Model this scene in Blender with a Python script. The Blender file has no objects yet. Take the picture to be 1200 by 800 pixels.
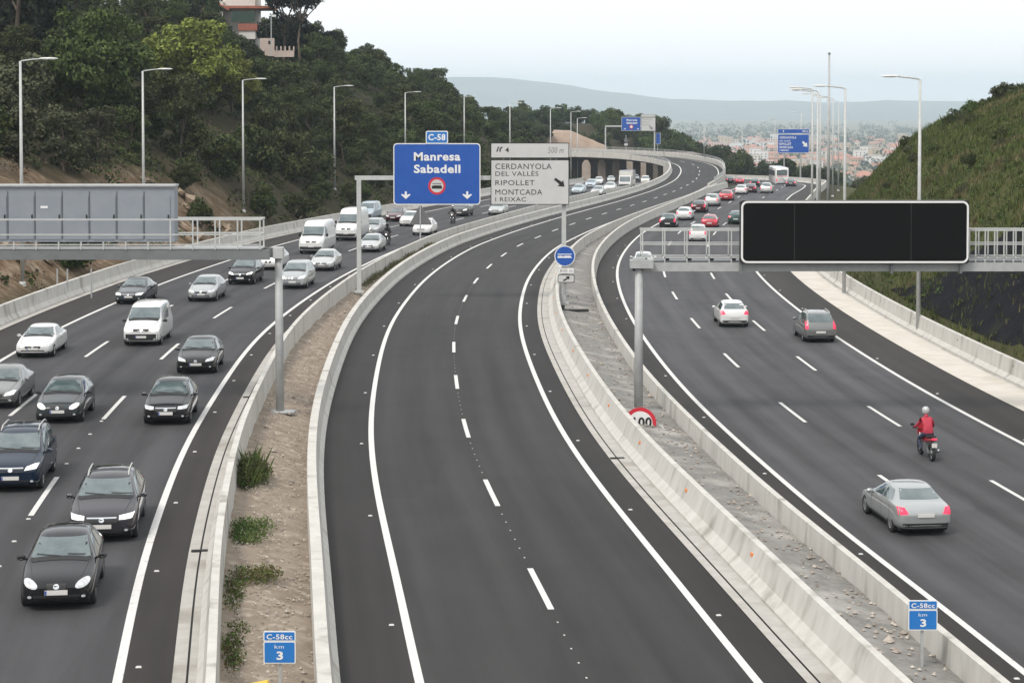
import bpy, bmesh, math, random
import numpy as np
from mathutils import Vector, Matrix
from mathutils.bvhtree import BVHTree
R = math.radians
rnd = random.Random(7)
SC = bpy.context.scene
COL = SC.collection

# ------------------------------------------------------------------ camera, sky, sun, exposure
FPX, CAMH, HOR, PITCH = 2300.0, 12.5, 120.0, R(2.2)      # focal length in photo pixels, height above the bus road, horizon row
CX, CY = 600.0, HOR + FPX * math.tan(PITCH)
cam = bpy.data.cameras.new('camera'); camo = bpy.data.objects.new('camera', cam); COL.objects.link(camo)
camo.location = (0, 0, CAMH); camo.rotation_euler = (R(90) - PITCH, 0, 0)
cam.sensor_fit = 'HORIZONTAL'; cam.sensor_width = 36; cam.lens = 36 * FPX / 1200
cam.shift_y = -(400 - CY) / 1200; cam.clip_start = .5; cam.clip_end = 60000
SC.camera = camo
wd = bpy.data.worlds.new('World'); SC.world = wd; wd.use_nodes = True
nt = wd.node_tree; nt.nodes.clear()
SUN_EL, SUN_AZ = R(52), R(215)          # azimuth: compass-like, from behind-left of the camera
sky = nt.nodes.new('ShaderNodeTexSky'); sky.sky_type = 'NISHITA'; sky.sun_disc = False
sky.sun_elevation = SUN_EL; sky.sun_rotation = SUN_AZ; sky.air_density = 1.3; sky.dust_density = 3
tc = nt.nodes.new('ShaderNodeTexCoord'); nz = nt.nodes.new('ShaderNodeTexNoise'); nz.inputs['Scale'].default_value = 2.2; nz.inputs['Detail'].default_value = 4
mp = nt.nodes.new('ShaderNodeMapping'); mp.inputs['Scale'].default_value = (1, 1, 4)
nt.links.new(tc.outputs['Generated'], mp.inputs['Vector']); nt.links.new(mp.outputs['Vector'], nz.inputs['Vector'])
cr = nt.nodes.new('ShaderNodeValToRGB'); cr.color_ramp.elements[0].position = .3; cr.color_ramp.elements[1].position = .7
cr.color_ramp.elements[0].color = (.815, .83, .845, 1); cr.color_ramp.elements[1].color = (.875, .878, .875, 1)
nt.links.new(nz.outputs['Fac'], cr.inputs['Fac'])
vm = nt.nodes.new('ShaderNodeVectorMath'); vm.operation = 'SCALE'; vm.inputs['Scale'].default_value = 10.0
nt.links.new(cr.outputs['Color'], vm.inputs[0])
mx = nt.nodes.new('ShaderNodeMixRGB'); mx.inputs['Fac'].default_value = .92
nt.links.new(sky.outputs['Color'], mx.inputs['Color1']); nt.links.new(vm.outputs['Vector'], mx.inputs['Color2'])
bg = nt.nodes.new('ShaderNodeBackground'); bg.inputs['Strength'].default_value = .1
out = nt.nodes.new('ShaderNodeOutputWorld')
nt.links.new(mx.outputs['Color'], bg.inputs['Color']); nt.links.new(bg.outputs['Background'], out.inputs['Surface'])
sl = bpy.data.lights.new('sun', 'SUN'); sl.energy = 1.5; sl.angle = R(14); sl.color = (1, .94, .86)
so = bpy.data.objects.new('sun', sl); COL.objects.link(so)
sd = Vector((math.sin(SUN_AZ) * math.cos(SUN_EL), math.cos(SUN_AZ) * math.cos(SUN_EL), math.sin(SUN_EL)))
so.rotation_euler = sd.to_track_quat('Z', 'Y').to_euler()
SC.view_settings.view_transform = 'Standard'; SC.view_settings.look = 'None'
SC.view_settings.exposure = 0.6; SC.view_settings.gamma = 1
SC.render.engine = 'CYCLES'
try:
    SC.cycles.use_denoising = True; SC.cycles.denoiser = 'OPENIMAGEDENOISE'
    SC.cycles.max_bounces = 6; SC.cycles.diffuse_bounces = 2; SC.cycles.glossy_bounces = 2; SC.cycles.volume_bounces = 3
    SC.cycles.sample_clamp_indirect = 4
except Exception: pass

# ------------------------------------------------------------------ pixel -> place helpers (photo pixels, 1200 x 800)
def ray(x, y):
    u, v = (x - CX) / FPX, -(y - CY) / FPX
    return np.array([u, math.cos(PITCH) + v * math.sin(PITCH), -math.sin(PITCH) + v * math.cos(PITCH)])
def atY(x, y, Y):
    d = ray(x, y); t = Y / d[1]; return Vector((d[0] * t, Y, CAMH + d[2] * t))
def atG(x, y, zf):
    z = 0.0; d = ray(x, y)
    for i in range(60):
        t = (z - CAMH) / d[2]; z = .5 * z + .5 * zf(d[1] * t)
    return Vector((d[0] * t, d[1] * t, z))
def tab(pts):
    xs = [p[0] for p in pts]; ys = [p[1] for p in pts]
    return lambda Y: float(np.interp(Y, xs, ys))
def sm(a, b, x):
    t = min(1., max(0., (x - a) / (b - a))); return t * t * (3 - 2 * t)

# ------------------------------------------------------------------ materials
MATS = {}
def mat(name, c1, c2=None, scale=8., rough=.7, bump=0., metal=0., coord='Object', stretch=(1, 1, 1), c3=None, s3=1., f3=.5, spec=.5, coat=0., emit=None, es=0., detail=5, island=0., bdist=.02, objrand=0.):
    if name in MATS: return MATS[name]
    m = bpy.data.materials.new(name); m.use_nodes = True; n = m.node_tree.nodes; l = m.node_tree.links
    b = n['Principled BSDF']; b.inputs['Roughness'].default_value = rough; b.inputs['Metallic'].default_value = metal
    b.inputs['Specular IOR Level'].default_value = spec; b.inputs['Coat Weight'].default_value = coat; b.inputs['Coat Roughness'].default_value = .06
    b.inputs['Base Color'].default_value = (*c1, 1)
    col = None
    if c2 or bump:
        t = n.new('ShaderNodeTexCoord'); mpn = n.new('ShaderNodeMapping'); mpn.inputs['Scale'].default_value = stretch
        l.new(t.outputs[coord], mpn.inputs['Vector'])
        z = n.new('ShaderNodeTexNoise'); z.inputs['Scale'].default_value = scale; z.inputs['Detail'].default_value = detail; z.inputs['Roughness'].default_value = .62
        l.new(mpn.outputs['Vector'], z.inputs['Vector'])
        if c2:
            r = n.new('ShaderNodeValToRGB'); r.color_ramp.elements[0].position = .32; r.color_ramp.elements[1].position = .68
            r.color_ramp.elements[0].color = (*c1, 1); r.color_ramp.elements[1].color = (*c2, 1)
            l.new(z.outputs['Fac'], r.inputs['Fac']); col = r.outputs['Color']
        if bump:
            bp = n.new('ShaderNodeBump'); bp.inputs['Strength'].default_value = bump; bp.inputs['Distance'].default_value = bdist
            l.new(z.outputs['Fac'], bp.inputs['Height']); l.new(bp.outputs['Normal'], b.inputs['Normal'])
        if c3:
            z2 = n.new('ShaderNodeTexNoise'); z2.inputs['Scale'].default_value = s3; z2.inputs['Detail'].default_value = 6
            l.new(mpn.outputs['Vector'], z2.inputs['Vector'])
            r2 = n.new('ShaderNodeValToRGB'); r2.color_ramp.elements[0].position = f3 - .06; r2.color_ramp.elements[1].position = f3 + .1
            l.new(z2.outputs['Fac'], r2.inputs['Fac'])
            m2 = n.new('ShaderNodeMixRGB'); l.new(r2.outputs['Color'], m2.inputs['Fac']); l.new(col, m2.inputs['Color1']); m2.inputs['Color2'].default_value = (*c3, 1); col = m2.outputs['Color']
    if island or objrand:
        if col is None:
            rg = n.new('ShaderNodeRGB'); rg.outputs[0].default_value = (*c1, 1); col = rg.outputs[0]
        hs = n.new('ShaderNodeHueSaturation'); l.new(col, hs.inputs['Color'])
        if island:
            g = n.new('ShaderNodeNewGeometry'); mr = n.new('ShaderNodeMapRange'); mr.inputs['To Min'].default_value = 1 - island; mr.inputs['To Max'].default_value = 1 + island
            l.new(g.outputs['Random Per Island'], mr.inputs['Value']); val = mr.outputs['Result']
        if objrand:
            oi = n.new('ShaderNodeObjectInfo'); mr2 = n.new('ShaderNodeMapRange'); mr2.inputs['To Min'].default_value = 1 - objrand; mr2.inputs['To Max'].default_value = 1 + objrand
            l.new(oi.outputs['Random'], mr2.inputs['Value'])
            if island:
                mu = n.new('ShaderNodeMath'); mu.operation = 'MULTIPLY'; l.new(val, mu.inputs[0]); l.new(mr2.outputs['Result'], mu.inputs[1]); val = mu.outputs[0]
            else: val = mr2.outputs['Result']
            mh = n.new('ShaderNodeMapRange'); mh.inputs['To Min'].default_value = .485; mh.inputs['To Max'].default_value = .515
            l.new(oi.outputs['Random'], mh.inputs['Value']); l.new(mh.outputs['Result'], hs.inputs['Hue'])
        l.new(val, hs.inputs['Value']); col = hs.outputs['Color']
    if col is not None: l.new(col, b.inputs['Base Color'])
    if emit: b.inputs['Emission Color'].default_value = (*emit, 1); b.inputs['Emission Strength'].default_value = es
    MATS[name] = m; return m

def asphalt(name, lane, edge, lane_lo, lane_hi, tracks):
    """asphalt whose UV is (metres across, metres along): darker, browner shoulders, worn wheel tracks, streaks along the road"""
    m = bpy.data.materials.new(name); m.use_nodes = True; n = m.node_tree.nodes; l = m.node_tree.links; b = n['Principled BSDF']
    b.inputs['Roughness'].default_value = .82; b.inputs['Specular IOR Level'].default_value = .35
    uv = n.new('ShaderNodeUVMap'); sx = n.new('ShaderNodeSeparateXYZ'); l.new(uv.outputs['UV'], sx.inputs[0])
    mpn = n.new('ShaderNodeMapping'); mpn.inputs['Scale'].default_value = (1.1, .035, 1); l.new(uv.outputs['UV'], mpn.inputs['Vector'])
    st = n.new('ShaderNodeTexNoise'); st.inputs['Scale'].default_value = 1.3; st.inputs['Detail'].default_value = 4; l.new(mpn.outputs['Vector'], st.inputs['Vector'])
    gr = n.new('ShaderNodeTexNoise'); gr.inputs['Scale'].default_value = 14; gr.inputs['Detail'].default_value = 6; gr.inputs['Roughness'].default_value = .75; l.new(uv.outputs['UV'], gr.inputs['Vector'])
    bl = n.new('ShaderNodeTexNoise'); bl.inputs['Scale'].default_value = .35; bl.inputs['Detail'].default_value = 5; l.new(uv.outputs['UV'], bl.inputs['Vector'])
    def band(a, c):
        q = n.new('ShaderNodeMapRange'); q.interpolation_type = 'SMOOTHSTEP'; q.inputs['From Min'].default_value = a - .12; q.inputs['From Max'].default_value = a + .12
        l.new(sx.outputs['X'], q.inputs['Value']); return q.outputs['Result']
    def math2(op, a, c):
        q = n.new('ShaderNodeMath'); q.operation = op
        for i, v in enumerate((a, c)):
            if isinstance(v, (int, float)): q.inputs[i].default_value = v
            else: l.new(v, q.inputs[i])
        return q.outputs[0]
    inlane = math2('SUBTRACT', band(lane_lo, 0), band(lane_hi, 0))
    base = n.new('ShaderNodeMixRGB'); base.inputs['Color1'].default_value = (*edge, 1); base.inputs['Color2'].default_value = (*lane, 1); l.new(inlane, base.inputs['Fac'])
    ph = math2('MULTIPLY', math2('SUBTRACT', sx.outputs['X'], lane_lo + .95), 2 * math.pi / (3.63 / 2))
    tr = math2('MULTIPLY', math2('MULTIPLY', math2('COSINE', ph, 0), inlane), tracks)
    v = math2('ADD', math2('MULTIPLY', math2('SUBTRACT', st.outputs['Fac'], .5), 1.3), 1.0)
    v = math2('ADD', v, tr)
    vmap = n.new('ShaderNodeMapping'); vmap.inputs['Scale'].default_value = (.28, .045, 1); l.new(uv.outputs['UV'], vmap.inputs['Vector'])
    vo = n.new('ShaderNodeTexVoronoi'); vo.distance = 'CHEBYCHEV'; vo.inputs['Scale'].default_value = 1.0; l.new(vmap.outputs['Vector'], vo.inputs['Vector'])
    sc_ = n.new('ShaderNodeSeparateColor'); l.new(vo.outputs['Color'], sc_.inputs[0])
    v = math2('ADD', v, math2('MULTIPLY', math2('SUBTRACT', sc_.outputs[0], .5), .20))
    oil = n.new('ShaderNodeMapRange'); oil.inputs['From Min'].default_value = .60; oil.inputs['From Max'].default_value = .78; l.new(bl.outputs['Fac'], oil.inputs['Value'])
    v = math2('SUBTRACT', v, math2('MULTIPLY', oil.outputs['Result'], .18))
    v = math2('ADD', v, math2('MULTIPLY', math2('SUBTRACT', gr.outputs['Fac'], .5), .9))
    v = math2('ADD', v, math2('MULTIPLY', math2('SUBTRACT', bl.outputs['Fac'], .5), .5))
    h = n.new('ShaderNodeHueSaturation'); l.new(base.outputs['Color'], h.inputs['Color']); l.new(v, h.inputs['Value']); l.new(h.outputs['Color'], b.inputs['Base Color'])
    bp = n.new('ShaderNodeBump'); bp.inputs['Strength'].default_value = .25; bp.inputs['Distance'].default_value = .01; l.new(gr.outputs['Fac'], bp.inputs['Height']); l.new(bp.outputs['Normal'], b.inputs['Normal'])
    return m

M = dict(
 concrete=mat('concrete_barrier', (.46, .445, .41), (.56, .545, .51), 1.4, .85, .25, c3=(.31, .295, .26), s3=.9, f3=.62, stretch=(1.3, 1.3, .35)),
 conc_top=mat('concrete_gutter', (.36, .345, .315), (.46, .44, .41), 1.5, .9, .2, c3=(.27, .25, .22), s3=.5, f3=.6),
 conc_bright=mat('concrete_apron', (.50, .46, .40), (.58, .545, .49), .9, .9, .2, c3=(.38, .33, .27), s3=.28, f3=.64),
 conc_dark=mat('concrete_old', (.15, .145, .135), (.25, .24, .225), 2.4, .9, .7, c3=(.36, .345, .32), s3=.42, f3=.58, detail=9),
 pier=mat('pier_concrete', (.34, .27, .22), (.42, .36, .30), .6, .9, .2),
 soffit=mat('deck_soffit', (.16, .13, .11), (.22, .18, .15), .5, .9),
 paint_white=mat('road_paint', (.56, .55, .53), (.68, .67, .65), 9, .7, c3=(.38, .37, .35), s3=5, f3=.68),
 stud=mat('stud_white', (.55, .55, .53), rough=.4),
 slot=mat('slot_black', (.012, .012, .012), rough=.9),
 dirt=mat('dirt_strip', (.185, .148, .11), (.285, .232, .18), 1.6, .95, .9, c3=(.37, .315, .255), s3=2.4, f3=.6, bdist=.08),
 soil=mat('hill_soil', (.13, .095, .06), (.20, .145, .09), .25, .95, .6, c3=(.07, .085, .035), s3=.12, f3=.5, bdist=.2),
 rock=mat('cut_rock', (.22, .16, .11), (.40, .33, .25), .9, .95, .8, c3=(.16, .10, .06), s3=.9, f3=.55, stretch=(1, 1, 2.5), bdist=.2),
 gravel=mat('gravel', (.22, .18, .15), (.46, .42, .37), 4, .95, island=.35),
 galv=mat('galvanised_steel', (.36, .37, .37), (.44, .45, .45), 3, .55, metal=.1),
 galv_l=mat('galvanised_light', (.44, .45, .44), (.52, .53, .52), 3, .55, metal=.08),
 steel_d=mat('steel_grey', (.17, .18, .185), (.21, .22, .225), 2, .5, metal=.3),
 cabinet=mat('cabinet_grey', (.25, .275, .31), (.29, .315, .35), 1.1, .5, metal=.2),
 cabinet_d=mat('cabinet_joint', (.10, .11, .125), rough=.6),
 vms=mat('display_black', (.006, .006, .006), (.010, .010, .010), 60, .6, spec=.06),
 white=mat('sign_white', (.74, .74, .73), (.79, .79, .78), 1.5, .45),
 offwhite=mat('sign_grey_white', (.52, .52, .51), (.57, .57, .56), 1.2, .5),
 blue=mat('sign_blue', (.008, .075, .36), (.012, .09, .40), 1.5, .4),
 blue2=mat('sign_blue_pale', (.012, .16, .50), (.02, .18, .53), 1.5, .4),
 red=mat('sign_red', (.55, .02, .04), (.6, .03, .05), 3, .4),
 black=mat('sign_black', (.012, .012, .012), rough=.5),
 greyt=mat('sign_grey_text', (.22, .22, .22), rough=.5),
 back=mat('sign_back', (.13, .13, .135), (.16, .16, .165), 2, .6),
 amber=mat('reflector_amber', (.75, .22, .02), rough=.3),
 yellow=mat('yellow_plastic', (.75, .48, .03), (.8, .52, .05), 3, .5),
 lamp_w=mat('lamp_head', (.62, .62, .60), (.68, .68, .66), 4, .4),
 glass_l=mat('lamp_glass', (.5, .52, .52), rough=.15),
 bark=mat('bark', (.10, .075, .055), (.17, .13, .10), 3, .95, .6),
 net=mat('slope_net', (.007, .007, .009), (.015, .015, .018), 1.1, .98, .6, c3=(.03, .033, .02), s3=.25, f3=.66, spec=.08, bdist=.15),
 # vehicles
 glass=mat('car_glass', (.045, .075, .082), (.135, .17, .175), 1.3, .04, spec=1., coat=.6),  # lighter and darker mottling paints reflections into the glass colour
 tyre=mat('tyre', (.018, .018, .019), (.028, .028, .028), 10, .85),
 rim=mat('rim', (.36, .37, .38), (.46, .47, .48), 20, .3, metal=.7),
 trim=mat('black_trim', (.016, .016, .017), (.024, .024, .025), 6, .6),
 chrome=mat('chrome', (.7, .71, .72), rough=.15, metal=1.),
 head_off=mat('headlamp', (.42, .44, .46), (.72, .74, .75), 9, .12, spec=.8),
 head_on=mat('headlamp_lit', (.9, .9, .88), rough=.2, emit=(1, .95, .88), es=.4),
 tail=mat('taillamp', (.45, .015, .03), (.6, .03, .05), 8, .2, spec=.8),
 tail_on=mat('taillamp_lit', (.7, .03, .08), rough=.2, emit=(1, .06, .12), es=.45),
 plate=mat('number_plate', (.62, .61, .58), (.72, .71, .69), 30, .4),
 plate_bl=mat('plate_band', (.03, .08, .4), rough=.4),
)
def paint(name, c, metal=.35, rough=.32):
    dk = max(c) < .12
    return mat('paint_' + name, tuple(x * .93 for x in c), c, 1.5, .09 if dk else rough, metal=0. if dk else metal, coat=.45 if dk else .9, spec=.25 if dk else .5)

# ------------------------------------------------------------------ mesh building
class MB:
    def __init__(s): s.v = []; s.f = []; s.m = []; s.uv = None
    def add(s, vs, fs, m=0):
        o = len(s.v); s.v += [tuple(v) for v in vs]; s.f += [tuple(i + o for i in f) for f in fs]; s.m += [m] * len(fs)
    def box(s, c, d, m=0, rot=None):
        vs = [Vector((x * d[0] / 2, y * d[1] / 2, z * d[2] / 2)) for x in (-1, 1) for y in (-1, 1) for z in (-1, 1)]
        if rot is not None: vs = [rot @ v for v in vs]
        c = Vector(c); s.add([v + c for v in vs], [(0, 1, 3, 2), (4, 6, 7, 5), (0, 4, 5, 1), (2, 3, 7, 6), (0, 2, 6, 4), (1, 5, 7, 3)], m)
    def bar(s, a, b, w, h=None, m=0):                                  # square bar between two points
        a, b = Vector(a), Vector(b); d = b - a; h = h or w
        q = d.to_track_quat('X', 'Z').to_matrix(); s.box((a + b) / 2, (d.length, w, h), m, q)
    def tube(s, pts, r, n=8, m=0, caps=True):
        pts = [Vector(p) for p in pts]; rs = r if isinstance(r, (list, tuple)) else [r] * len(pts); vs = []
        for i, p in enumerate(pts):
            d = (pts[min(i + 1, len(pts) - 1)] - pts[max(i - 1, 0)]).normalized()
            up = Vector((0, 0, 1)) if abs(d.z) < .9 else Vector((1, 0, 0))
            x = d.cross(up).normalized(); y = x.cross(d)
            for k in range(n):
                a = 2 * math.pi * k / n; vs.append(p + (x * math.cos(a) + y * math.sin(a)) * rs[i])
        fs = [(i * n + k, i * n + (k + 1) % n, (i + 1) * n + (k + 1) % n, (i + 1) * n + k) for i in range(len(pts) - 1) for k in range(n)]
        if caps: fs += [tuple(range(n))[::-1], tuple((len(pts) - 1) * n + k for k in range(n))]
        s.add(vs, fs, m)
    def lathe(s, prof, axis='z', n=24, m=0, c=(0, 0, 0)):             # prof: (radius, height)
        vs = []
        for r, h in prof:
            for k in range(n):
                a = 2 * math.pi * k / n; x, y = r * math.cos(a), r * math.sin(a)
                vs.append({'z': (x, y, h), 'y': (x, h, y), 'x': (h, x, y)}[axis])
        vs = [Vector(v) + Vector(c) for v in vs]
        s.add(vs, [(i * n + k, i * n + (k + 1) % n, (i + 1) * n + (k + 1) % n, (i + 1) * n + k) for i in range(len(prof) - 1) for k in range(n)], m)
    def slab(s, poly, y0, y1, m=0):                                    # polygon in X,Z extruded from y0 to y1 (faces -Y at y0)
        n = len(poly); vs = [(x, y0, z) for x, z in poly] + [(x, y1, z) for x, z in poly]
        s.add(vs, [tuple(range(n)), tuple(range(n, 2 * n))[::-1]] + [(i, i + n, (i + 1) % n + n, (i + 1) % n) for i in range(n)], m)
    def mesh(s, name, mats, smooth=False):
        me = bpy.data.meshes.new(name); me.from_pydata(s.v, [], s.f)
        for q in (mats if isinstance(mats, (list, tuple)) else [mats]): me.materials.append(q)
        if any(s.m): me.polygons.foreach_set('material_index', s.m)
        if smooth: me.polygons.foreach_set('use_smooth', [True] * len(me.polygons))
        if s.uv:
            ul = me.uv_layers.new(name='UVMap'); li = np.zeros(len(me.loops), dtype=np.int32); me.loops.foreach_get('vertex_index', li)
            ul.data.foreach_set('uv', np.array(s.uv, dtype=np.float32)[li].ravel())
        me.update(); return me
    def build(s, name, mats, parent=None, smooth=False, loc=(0, 0, 0)):
        return link(name, s.mesh(name, mats, smooth), parent, loc)
def link(name, me, parent=None, loc=(0, 0, 0)):
    o = bpy.data.objects.new(name, me); COL.objects.link(o); o.location = loc
    if parent is not None: o.parent = parent
    return o
def tag(o, label, cat=None, group=None, kind=None):
    if label: o['label'] = label
    if cat: o['category'] = cat
    if group: o['group'] = group
    if kind: o['kind'] = kind
    return o
def thing(name, label, cat, loc=(0, 0, 0), rz=0, group=None):
    o = link(name, None, None, loc); o.rotation_euler = (0, 0, rz); o.empty_display_size = .3
    return tag(o, label, cat, group)
def struct(o): o['kind'] = 'structure'; return o
def rrect(x0, z0, x1, z1, r, n=5):
    p = []
    for cx, cz, a0 in ((x1 - r, z0 + r, -90), (x1 - r, z1 - r, 0), (x0 + r, z1 - r, 90), (x0 + r, z0 + r, 180)):
        for k in range(n + 1):
            a = R(a0 + 90 * k / n); p.append((cx + r * math.cos(a), cz + r * math.sin(a)))
    return p
def text_mesh(t, x0, x1, z0, z1, y, m, italic=0., bold=.018):
    """lettering as a mesh in the XZ plane facing -Y, fitted to the box x0..x1, z0..z1"""
    cu = bpy.data.curves.new('lettering', 'FONT'); cu.body = t; cu.size = 1; cu.offset = bold; cu.resolution_u = 3; cu.space_character = 1.08
    o = bpy.data.objects.new('lettering', cu); me = bpy.data.meshes.new_from_object(o); bpy.data.objects.remove(o); bpy.data.curves.remove(cu)
    v = np.zeros(len(me.vertices) * 3); me.vertices.foreach_get('co', v); v = v.reshape(-1, 3)
    a, b = v.min(0), v.max(0); w = np.zeros_like(v)
    hz = (v[:, 1] - a[1]) / (b[1] - a[1])
    w[:, 0] = x0 + (v[:, 0] - a[0]) / (b[0] - a[0]) * (x1 - x0) + italic * hz * (z1 - z0); w[:, 1] = y; w[:, 2] = z0 + hz * (z1 - z0)
    me.vertices.foreach_set('co', w.ravel()); me.materials.clear(); me.materials.append(m); me.update(); return me

# ------------------------------------------------------------------ road lines (world metres; camera stands at x=0, y=0)
class Path:
    def __init__(s, pts, zf=None, step=1.0):
        P = np.array([(p[0], p[1]) for p in pts], float); d = np.r_[0, np.cumsum(np.hypot(*np.diff(P, axis=0).T))]
        t = np.arange(0, d[-1], step)
        def spl(y):                                                    # natural cubic spline
            n = len(d); h = np.diff(d); A = np.eye(n); r = np.zeros(n)
            for i in range(1, n - 1):
                A[i, i - 1:i + 2] = h[i - 1], 2 * (h[i - 1] + h[i]), h[i]; r[i] = 3 * ((y[i + 1] - y[i]) / h[i] - (y[i] - y[i - 1]) / h[i - 1])
            c = np.linalg.solve(A, r); i = np.clip(np.searchsorted(d, t) - 1, 0, n - 2); b = (y[i + 1] - y[i]) / h[i] - h[i] * (2 * c[i] + c[i + 1]) / 3
            q = t - d[i]; return y[i] + b * q + c[i] * q * q + (c[i + 1] - c[i]) / (3 * h[i]) * q ** 3
        x, y = spl(P[:, 0]), spl(P[:, 1])
        k = np.exp(-np.linspace(-2, 2, 17) ** 2); k /= k.sum()
        for _ in range(2):
            x = np.convolve(np.pad(x, 8, 'reflect', reflect_type='odd'), k, 'valid'); y = np.convolve(np.pad(y, 8, 'reflect', reflect_type='odd'), k, 'valid')
        s.x, s.y = x, y; s.s = np.r_[0, np.cumsum(np.hypot(np.diff(x), np.diff(y)))]; s.len = s.s[-1]
        tx, ty = np.gradient(x, s.s), np.gradient(y, s.s); q = np.hypot(tx, ty); s.tx, s.ty = tx / q, ty / q
        s.zs = np.array([zf(v) for v in y]) if zf else np.interp(s.s, d * s.len / d[-1], [p[2] for p in pts])
        s.zs = np.convolve(np.pad(s.zs, 8, 'edge'), k, 'valid')
    def at(s, a, o=0., dz=0.):
        i = lambda v: float(np.interp(a, s.s, v)); tx, ty = i(s.tx), i(s.ty)
        return Vector((i(s.x) + ty * o, i(s.y) - tx * o, i(s.zs) + dz))
    def dir(s, a): return Vector((float(np.interp(a, s.s, s.tx)), float(np.interp(a, s.s, s.ty)), 0)).normalized()
    def sY(s, Y, o=0.):                                                # arc length at which the offset line reaches row Y
        n = int(np.argmax(s.y)); return float(np.interp(Y, (s.y - s.tx * o)[:n], s.s[:n]))
    def X(s, Y, o=0.): 
        n = int(np.argmax(s.y)); return float(np.interp(Y, (s.y - s.tx * o)[:n], (s.x + s.ty * o)[:n]))
    def xf(s, o):
        n = int(np.argmax(s.y)); yy, xx = (s.y - s.tx * o)[:n], (s.x + s.ty * o)[:n]; return lambda Y: float(np.interp(Y, yy, xx))

zL = tab([(0, .7), (130, .7), (170, .4), (200, 0), (250, -.6), (287, -.9), (340, -2.2), (430, -5), (600, -9)])
zB = tab([(0, 0), (130, 0), (150, -.03), (175, -.2), (200, -.5), (236, -.9), (273, -1.3), (310, -1.55), (335, -1.6), (360, -1.45), (384, -1.0), (400, -.6), (420, -.3)])
zR = tab([(0, -.7), (130, -.7), (170, -.75), (200, -.8), (250, -1), (295, -1.25), (340, -2), (400, -4), (600, -10)])
PL = Path([(-3.2, 5), (-6.2, 26), (-8.14, 40.3), (-9.3, 48.5), (-10.3, 57.4), (-11.1, 65.5), (-11.75, 75), (-12.25, 84), (-12.75, 97), (-12.7, 108), (-12.2, 122), (-11.1, 140), (-9.4, 160), (-7.0, 180), (-4.0, 200), (.6, 228), (6, 258), (12, 287), (21, 340), (26, 380), (30, 430), (32, 500), (31, 560)], zL)
BD = [(5.9, 5), (3.4, 28), (1.75, 41), (.75, 50), (-.7, 62.7), (-1.8, 75), (-2.5, 87.6), (-3.0, 100.2), (-3.2, 112.6), (-3.0, 125), (-2.57, 137.3), (-1.76, 149.8), (-.71, 162.3), (.68, 174.7), (2.44, 187), (4.34, 199.4), (6.5, 211.7), (8.73, 224), (11.11, 236.3), (13.53, 248.5), (16, 260.8), (18.42, 273), (20.9, 285.3), (23.2, 297.5), (25.55, 309.8), (27.76, 322), (29.9, 334.4), (32, 346.8), (33.8, 359), (35.4, 371.5), (36.75, 384), (37.6, 396), (37.9, 408)]
PB = Path([(x, y, zB(y)) for x, y in BD] + [(37, 420, -.3), (34, 432, .1), (28.5, 442, .45), (20, 449.5, .65), (9, 453.5, .7), (-4, 455, .7), (-25, 454, .7)])
PR = Path([(15.6, 5), (13.6, 30), (12.3, 41), (11.86, 45.2), (11.1, 52.5), (10.6, 56.5), (9.7, 65.3), (8.93, 74.5), (8.15, 85.9), (7.5, 104), (7.33, 122), (7.65, 140), (8.15, 152), (8.75, 161), (10.3, 177), (12.6, 195), (15.9, 215), (20, 236.5), (25, 262), (31, 294), (38, 330), (43.5, 365), (47, 400), (48, 430), (46, 465), (40, 500), (25, 545)], zR)
LW = 3.63                                                             # lane width
L_EDGE = -3 * LW - 2.85                                               # left asphalt edge of the left carriageway
DECK = PB.sY(404)                                                     # where the bus road leaves the ground for the viaduct

# ------------------------------------------------------------------ the ground
from mathutils import noise as mn
fL1, fL0, fB0, fB1, fR0, fR1 = PL.xf(L_EDGE - 1.05), PL.xf(2.3), PB.xf(-6.0), PB.xf(6.3), PR.xf(-1.75), PR.xf(3 * LW + 5.2)
def hill_left(d, Y):
    cut = 1 - sm(190, 235, Y)
    h = np.interp(d, [0, 2.2, 9, 30, 46, 80, 200, 2000], [0, .1, 4.6 + 1.6 * cut, 17.5, 23, 26.5, 30, 30])
    return h * (1 - .62 * sm(415, 525, Y)) * (1 - sm(700, 1300, Y))
def hill_right(d, Y):
    up = np.interp(d, [0, 1.6, 6, 10, 14, 22, 40, 90, 3000], [0, .25, 5.0, 9.2, 11.6, 15.2, 18.5, 21, 21])
    dn = np.interp(d, [0, 2, 60, 200, 3000], [0, -.3, -8, -22, -22])
    k = 1 - sm(188, 250, Y)
    return up * k + dn * (1 - k)
def rows_z(Y, X):
    zl, zr = zL(Y), zR(Y)
    kx = [fL1(Y), fL0(Y)]; kz = [zl, zl]
    if Y < 412:
        a, b = fB0(Y), fB1(Y); zm = min(zB(Y), max(zl, zr)) if Y > 325 else zB(Y)
        kx += [a, b]; kz += [zm, zm]
    kx += [fR0(Y), fR1(Y)]; kz += [zr, zr]
    kx = np.maximum.accumulate(np.array(kx) + np.arange(len(kx)) * 1e-4)
    z = np.interp(X, kx, kz) - .12
    if Y < 335: z = z - .3 * ((X > kx[1] - .3) & (X < kx[-2] + .3))
    z = z + hill_left(np.maximum(0, kx[0] - X), Y) * (X < kx[0]) + hill_right(np.maximum(0, X - kx[-1]), Y) * (X > kx[-1])
    z = z + 15 * np.exp(-((X - 20) / 38.) ** 2) * sm(478, 585, Y) * (1 - sm(760, 1100, Y))
    p = sm(620, 1700, Y); return z * (1 - p) - 62 * p
def ground_z(x, y):
    return float(rows_z(y, np.array([x]))[0])
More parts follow.
